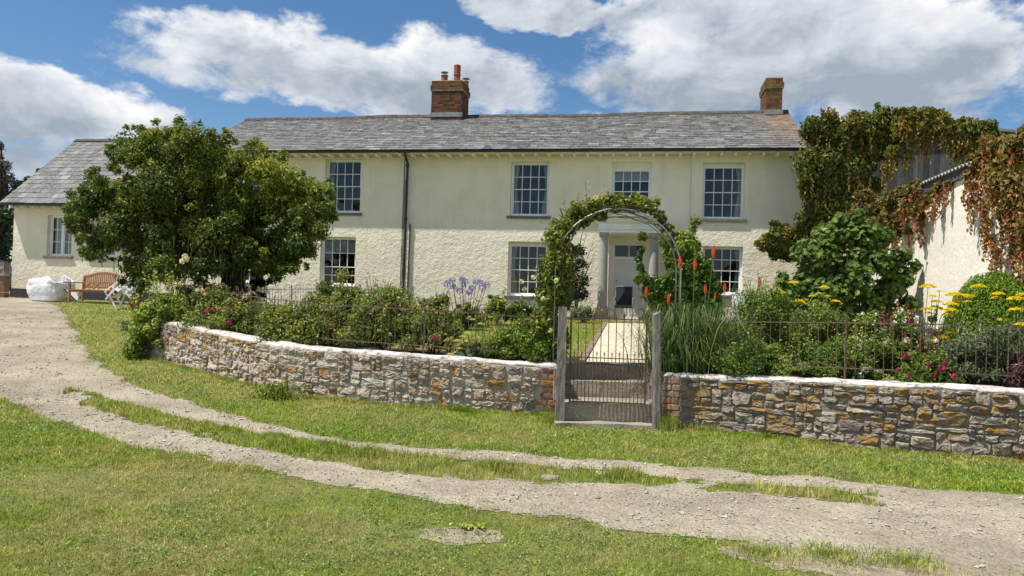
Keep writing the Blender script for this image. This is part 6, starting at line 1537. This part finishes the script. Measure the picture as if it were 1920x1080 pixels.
pb = PB(); pb.lathe(pp, [(.10, 0), (.145, .22), (.165, .22), (.165, .28), (.14, .28), (.13, .25)], 16); pb.build('pot', TERRA, pt, smooth=False)
P = pp+rnd(160)*[.09, .09, .06]+[0, 0, .36]; V, F, T = leafarr(P, rnd(160)+[0, 0, 1], rnd(160), .06, .035, RNG.random(160)); mk('foliage', V, [F], L_ROSE, pt, T)
sg_ = at(145, 566, 24.25); sb = np.array([sg_[0], 24.25, float(zout(sg_[0], 24.25))]); st_ = thing('folding_board', 'white triangular board propped under the wooden bench', 'board', sb)
pb = PB(); pb.v += [tuple(sb+x) for x in (np.array([-.32, -.15, .38]), np.array([.28, -.15, .38]), np.array([.1, -.22, .02]), np.array([-.32, -.12, .38]), np.array([.28, -.12, .38]), np.array([.1, -.19, .02]))]
pb.face((0, 2, 1)); pb.face((3, 4, 5)); pb.face((0, 1, 4, 3)); pb.face((1, 2, 5, 4)); pb.face((2, 0, 3, 5)); pb.build('board', PLAST, st_)
pb = PB(); pb.bar(sb+np.array([-.32, -.23, .40]), sb+np.array([.12, -.23, .01]), .02, .03); pb.build('black_edge', BLACK, st_)

# grey garden chair on the doorstep
def patio_chair(loc, ang, label):
    root = thing('patio_chair', label, 'chair', loc); X = np.array([math.cos(ang), math.sin(ang), 0]); Y = np.array([-math.sin(ang), math.cos(ang), 0]); q = lambda x, y, z: np.array(loc)+X*x+Y*y+Zv*z
    pb = PB(); pb.grid(lambda a, b: q(-.24+.48*a, .20+.14*b, .44+.56*b), 2, 4); pb.grid(lambda a, b: q(-.24+.48*a, .215+.14*b, .44+.56*b), 2, 4); pb.build('backrest', MESHF, root)
    pb = PB(); pb.grid(lambda a, b: q(-.24+.48*a, -.25+.46*b, .43-.02*math.sin(b*3.1)), 2, 6); pb.bar(q(-.25, -.26, .40), q(.25, -.26, .40), .02, .10); pb.build('seat', MESHF, root)
    pb = PB()
    for s in (-.26, .26):
        pb.tube([q(s, .20, .42), q(s, .345, 1.01)], .014, 6); pb.tube([q(s, -.24, 0), q(s, -.24, .42), q(s, .2, .42), q(s, .26, 0)], .014, 6)
    pb.tube([q(-.26, .345, 1.01), q(.26, .345, 1.01)], .014, 6); pb.build('frame', GREYM, root)
    for s in (-.28, .28): pb = PB(); pb.tube([q(s, .27, .66), q(s, -.1, .66), q(s, -.24, .62), q(s, -.25, .42)], .02, 8); pb.build('armrest', GREYM, root)
u_c = FP(1169, 580, .75)[0]; patio_chair(H(u_c, .72, GZ+.022), -ALPHA, 'dark grey mesh patio chair standing in front of the house door')
p = H(FP(1262, 560, 1.3)[0], 1.35, GZ-.02); bench(p, -ALPHA, 1.3, 'wooden bench half hidden under the climber right of the porch')
p = at(1389, 572, 18.5); pz = np.array([p[0], 18.5, float(zin(18.5))]); pl = thing('square_planter', 'pale square planter in front of the lower right window', 'planter', pz)
hz = at(1389, 556, 18.5)[2]-pz[2]; pb = PB(); pb.hexa([pz+np.array([x, y, 0]) for x, y in ((-.14, -.14), (.14, -.14), (.14, .14), (-.14, .14))]+[pz+np.array([x, y, hz]) for x, y in ((-.18, -.18), (.18, -.18), (.18, .18), (-.18, .18))]); pb.build('pot', WHITE, pl, bevel=.012)
P = pz+rnd(160)*[.13, .1, .06]+[0, 0, hz+.06]; V, F, T = leafarr(P, rnd(160)+[0, 0, 1], rnd(160), .07, .03, RNG.random(160)); mk('foliage', V, [F], L_GREY, pl, T)

# ------------------------------------------------------------------ far left: low wall, car, trees
lwY = 26.0
a = at(-70, 540, lwY); b = at(13, 540, lwY); gz_ = 1.09
lw = thing('timber_wall', 'low stone and timber wall at the far left edge beside the wing', 'wall', ((a[0]+b[0])/2, lwY, gz_))
zt = at(5, 492, lwY)[2]; zm = at(5, 518, lwY)[2]; pb = PB(); rr = random.Random(3)
for r in range(4):
    x = a[0]
    while x < b[0]: w_ = rr.uniform(.2, .4); x2 = min(x+w_, b[0]); z0 = zm+(zt-zm)*r/4; pb.box(((x+x2)/2, lwY, z0+(zt-zm)/8), ((x2-x)/2-.008, 0, 0), (0, .15+rr.uniform(0, .02), 0), (0, 0, (zt-zm)/8-.006), rr.random()); x = x2
pb.build('stonework', RUB, lw, bevel=.015)
pb = PB()
for r in range(3): z0 = gz_-.1+(zm-gz_+.1)*r/3; pb.box(((a[0]+b[0])/2, lwY, z0+(zm-gz_+.1)/6), ((b[0]-a[0])/2, 0, 0), (0, .13, 0), (0, 0, (zm-gz_+.1)/6-.008))
pb.build('timber_boards', simple('brown_boards', (.20, .12, .07), .85, .2, var=.3, scale=6), lw, bevel=.01)

CARP = simple('car_paint', (.05, .07, .16), .25, .6, .3, var=.05)
RUBB = simple('tyre_rubber', (.02, .02, .02), .8, .2)
cp_ = at(-52, 500, 30.0); cz_ = 1.09; cr_ = thing('parked_car', 'dark blue parked car behind the low wall at the far left', 'car', (cp_[0], 30, cz_))
cc = np.array([cp_[0], 30., cz_]); pb = PB()
prof = [(-2.1, .35), (-2.12, .75), (-1.9, .92), (-1.35, .98), (-.75, 1.42), (.75, 1.46), (1.45, 1.02), (2.0, .92), (2.12, .7), (2.1, .35)]
def lay(yo, s): return [cc+np.array([x, yo, z if z < .9 else .9+(z-.9)*s]) for x, z in prof]
rows = [lay(-.80, .2), lay(-.84, .6), lay(-.68, 1.), lay(0, 1.04), lay(.68, 1.), lay(.84, .6), lay(.80, .2)]
rows[0] = [np.array([p[0], cc[1]-.86, min(p[2], cc[2]+.9)]) for p in rows[0]]; rows[6] = [np.array([p[0], cc[1]+.86, min(p[2], cc[2]+.9)]) for p in rows[6]]
for r_ in rows: pb.v += [tuple(p) for p in r_]
K = len(prof)
for j in range(6):
    for k in range(K-1): pb.face((j*K+k, j*K+k+1, (j+1)*K+k+1, (j+1)*K+k))
pb.face([k for k in range(K)]); pb.face([6*K+k for k in range(K)][::-1]); pb.build('body', CARP, cr_, smooth=False, bevel=.03)
pb = PB(); q = 0; pb.v += [tuple(cc+np.array(v)) for v in ((-1.2, -.80, .98), (1.25, -.80, .98), (.7, -.72, 1.36), (-.68, -.72, 1.34))]; pb.face((0, 1, 2, 3)); pb.build('side_window', GLASS, cr_)
for x in (-1.3, 1.35):
    for y in (-.8, .8):
        pb = PB(); pb.lathe(cc+np.array([x, y-.1, .32]), [(.2, 0), (.32, .02), (.32, .18), (.2, .2)], 18, axis=(0, 1, 0)); w_ = pb.build('wheel', RUBB, cr_); pb = PB(); pb.lathe(cc+np.array([x, y-.11, .32]), [(.02, 0), (.19, .0), (.19, .02), (.02, .02)], 12, axis=(0, 1, 0)); pb.build('rim', GREYM, w_)

def back_tree(name, label, items, Y, mat, n, L, trunkpx, sq=1.0, fill=2.2):
    B = blist(items, Y, sq); c = at(trunkpx, 540, Y); root = thing(name, label, 'tree', (c[0], Y, 1.09), 'trees beyond the wing')
    area = sum((b[3]*b[5]+b[3]*b[4]+b[4]*b[5])*4.2 for b in B); V, F, T = blobs_leaves(B, n/area, L, L*.55, None, .2, fill); mk('crown', V, [F], mat, root, T)
    pb = PB(); base = np.array([c[0], Y, 1.0]); top = np.mean([b[:3] for b in B], axis=0)
    pb.tube([base, (base+top)/2, top], [.28, .2, .1], 8)
    for b in random.sample(B, min(14, len(B))): pb.tube([(base+top)/2, ((base+top)/2+np.array(b[:3]))/2+rnd(1)[0]*.2, np.array(b[:3])], [.12, .07, .03], 6)
    pb.build('trunk', BARK, root)
L_PURP = leafmat('sparse_purple_leaf', [(0, (.05, .045, .05)), (.6, (.10, .09, .085)), (1, (.18, .17, .13))])
back_tree('birch_tree', 'sparse greyish tree reaching up at the far left edge', [(0, 270, 14), (-20, 300, 24), (8, 310, 16), (20, 335, 18), (-5, 345, 24), (-30, 350, 30), (30, 350, 12), (10, 375, 18), (-40, 280, 28)], 34, L_PURP, 2600, .16, -20, 1., 1.4)
back_tree('pine_tree', 'dark spiky tree showing behind the wing roof verge', [(60, 335, 12), (75, 325, 10), (90, 318, 8), (45, 350, 12), (50, 335, 8), (115, 292, 5), (70, 345, 14), (100, 320, 10), (30, 365, 14)], 36, L_DARK, 1500, .2, 70, 1., 1.6)
back_tree('evergreen_tree', 'dense dark evergreen left of the wing corner', [(5, 410, 24), (-15, 440, 40), (0, 460, 26), (8, 435, 14), (-40, 420, 40), (0, 490, 22), (-25, 500, 34)], 32, L_DARK, 5200, .18, -15)
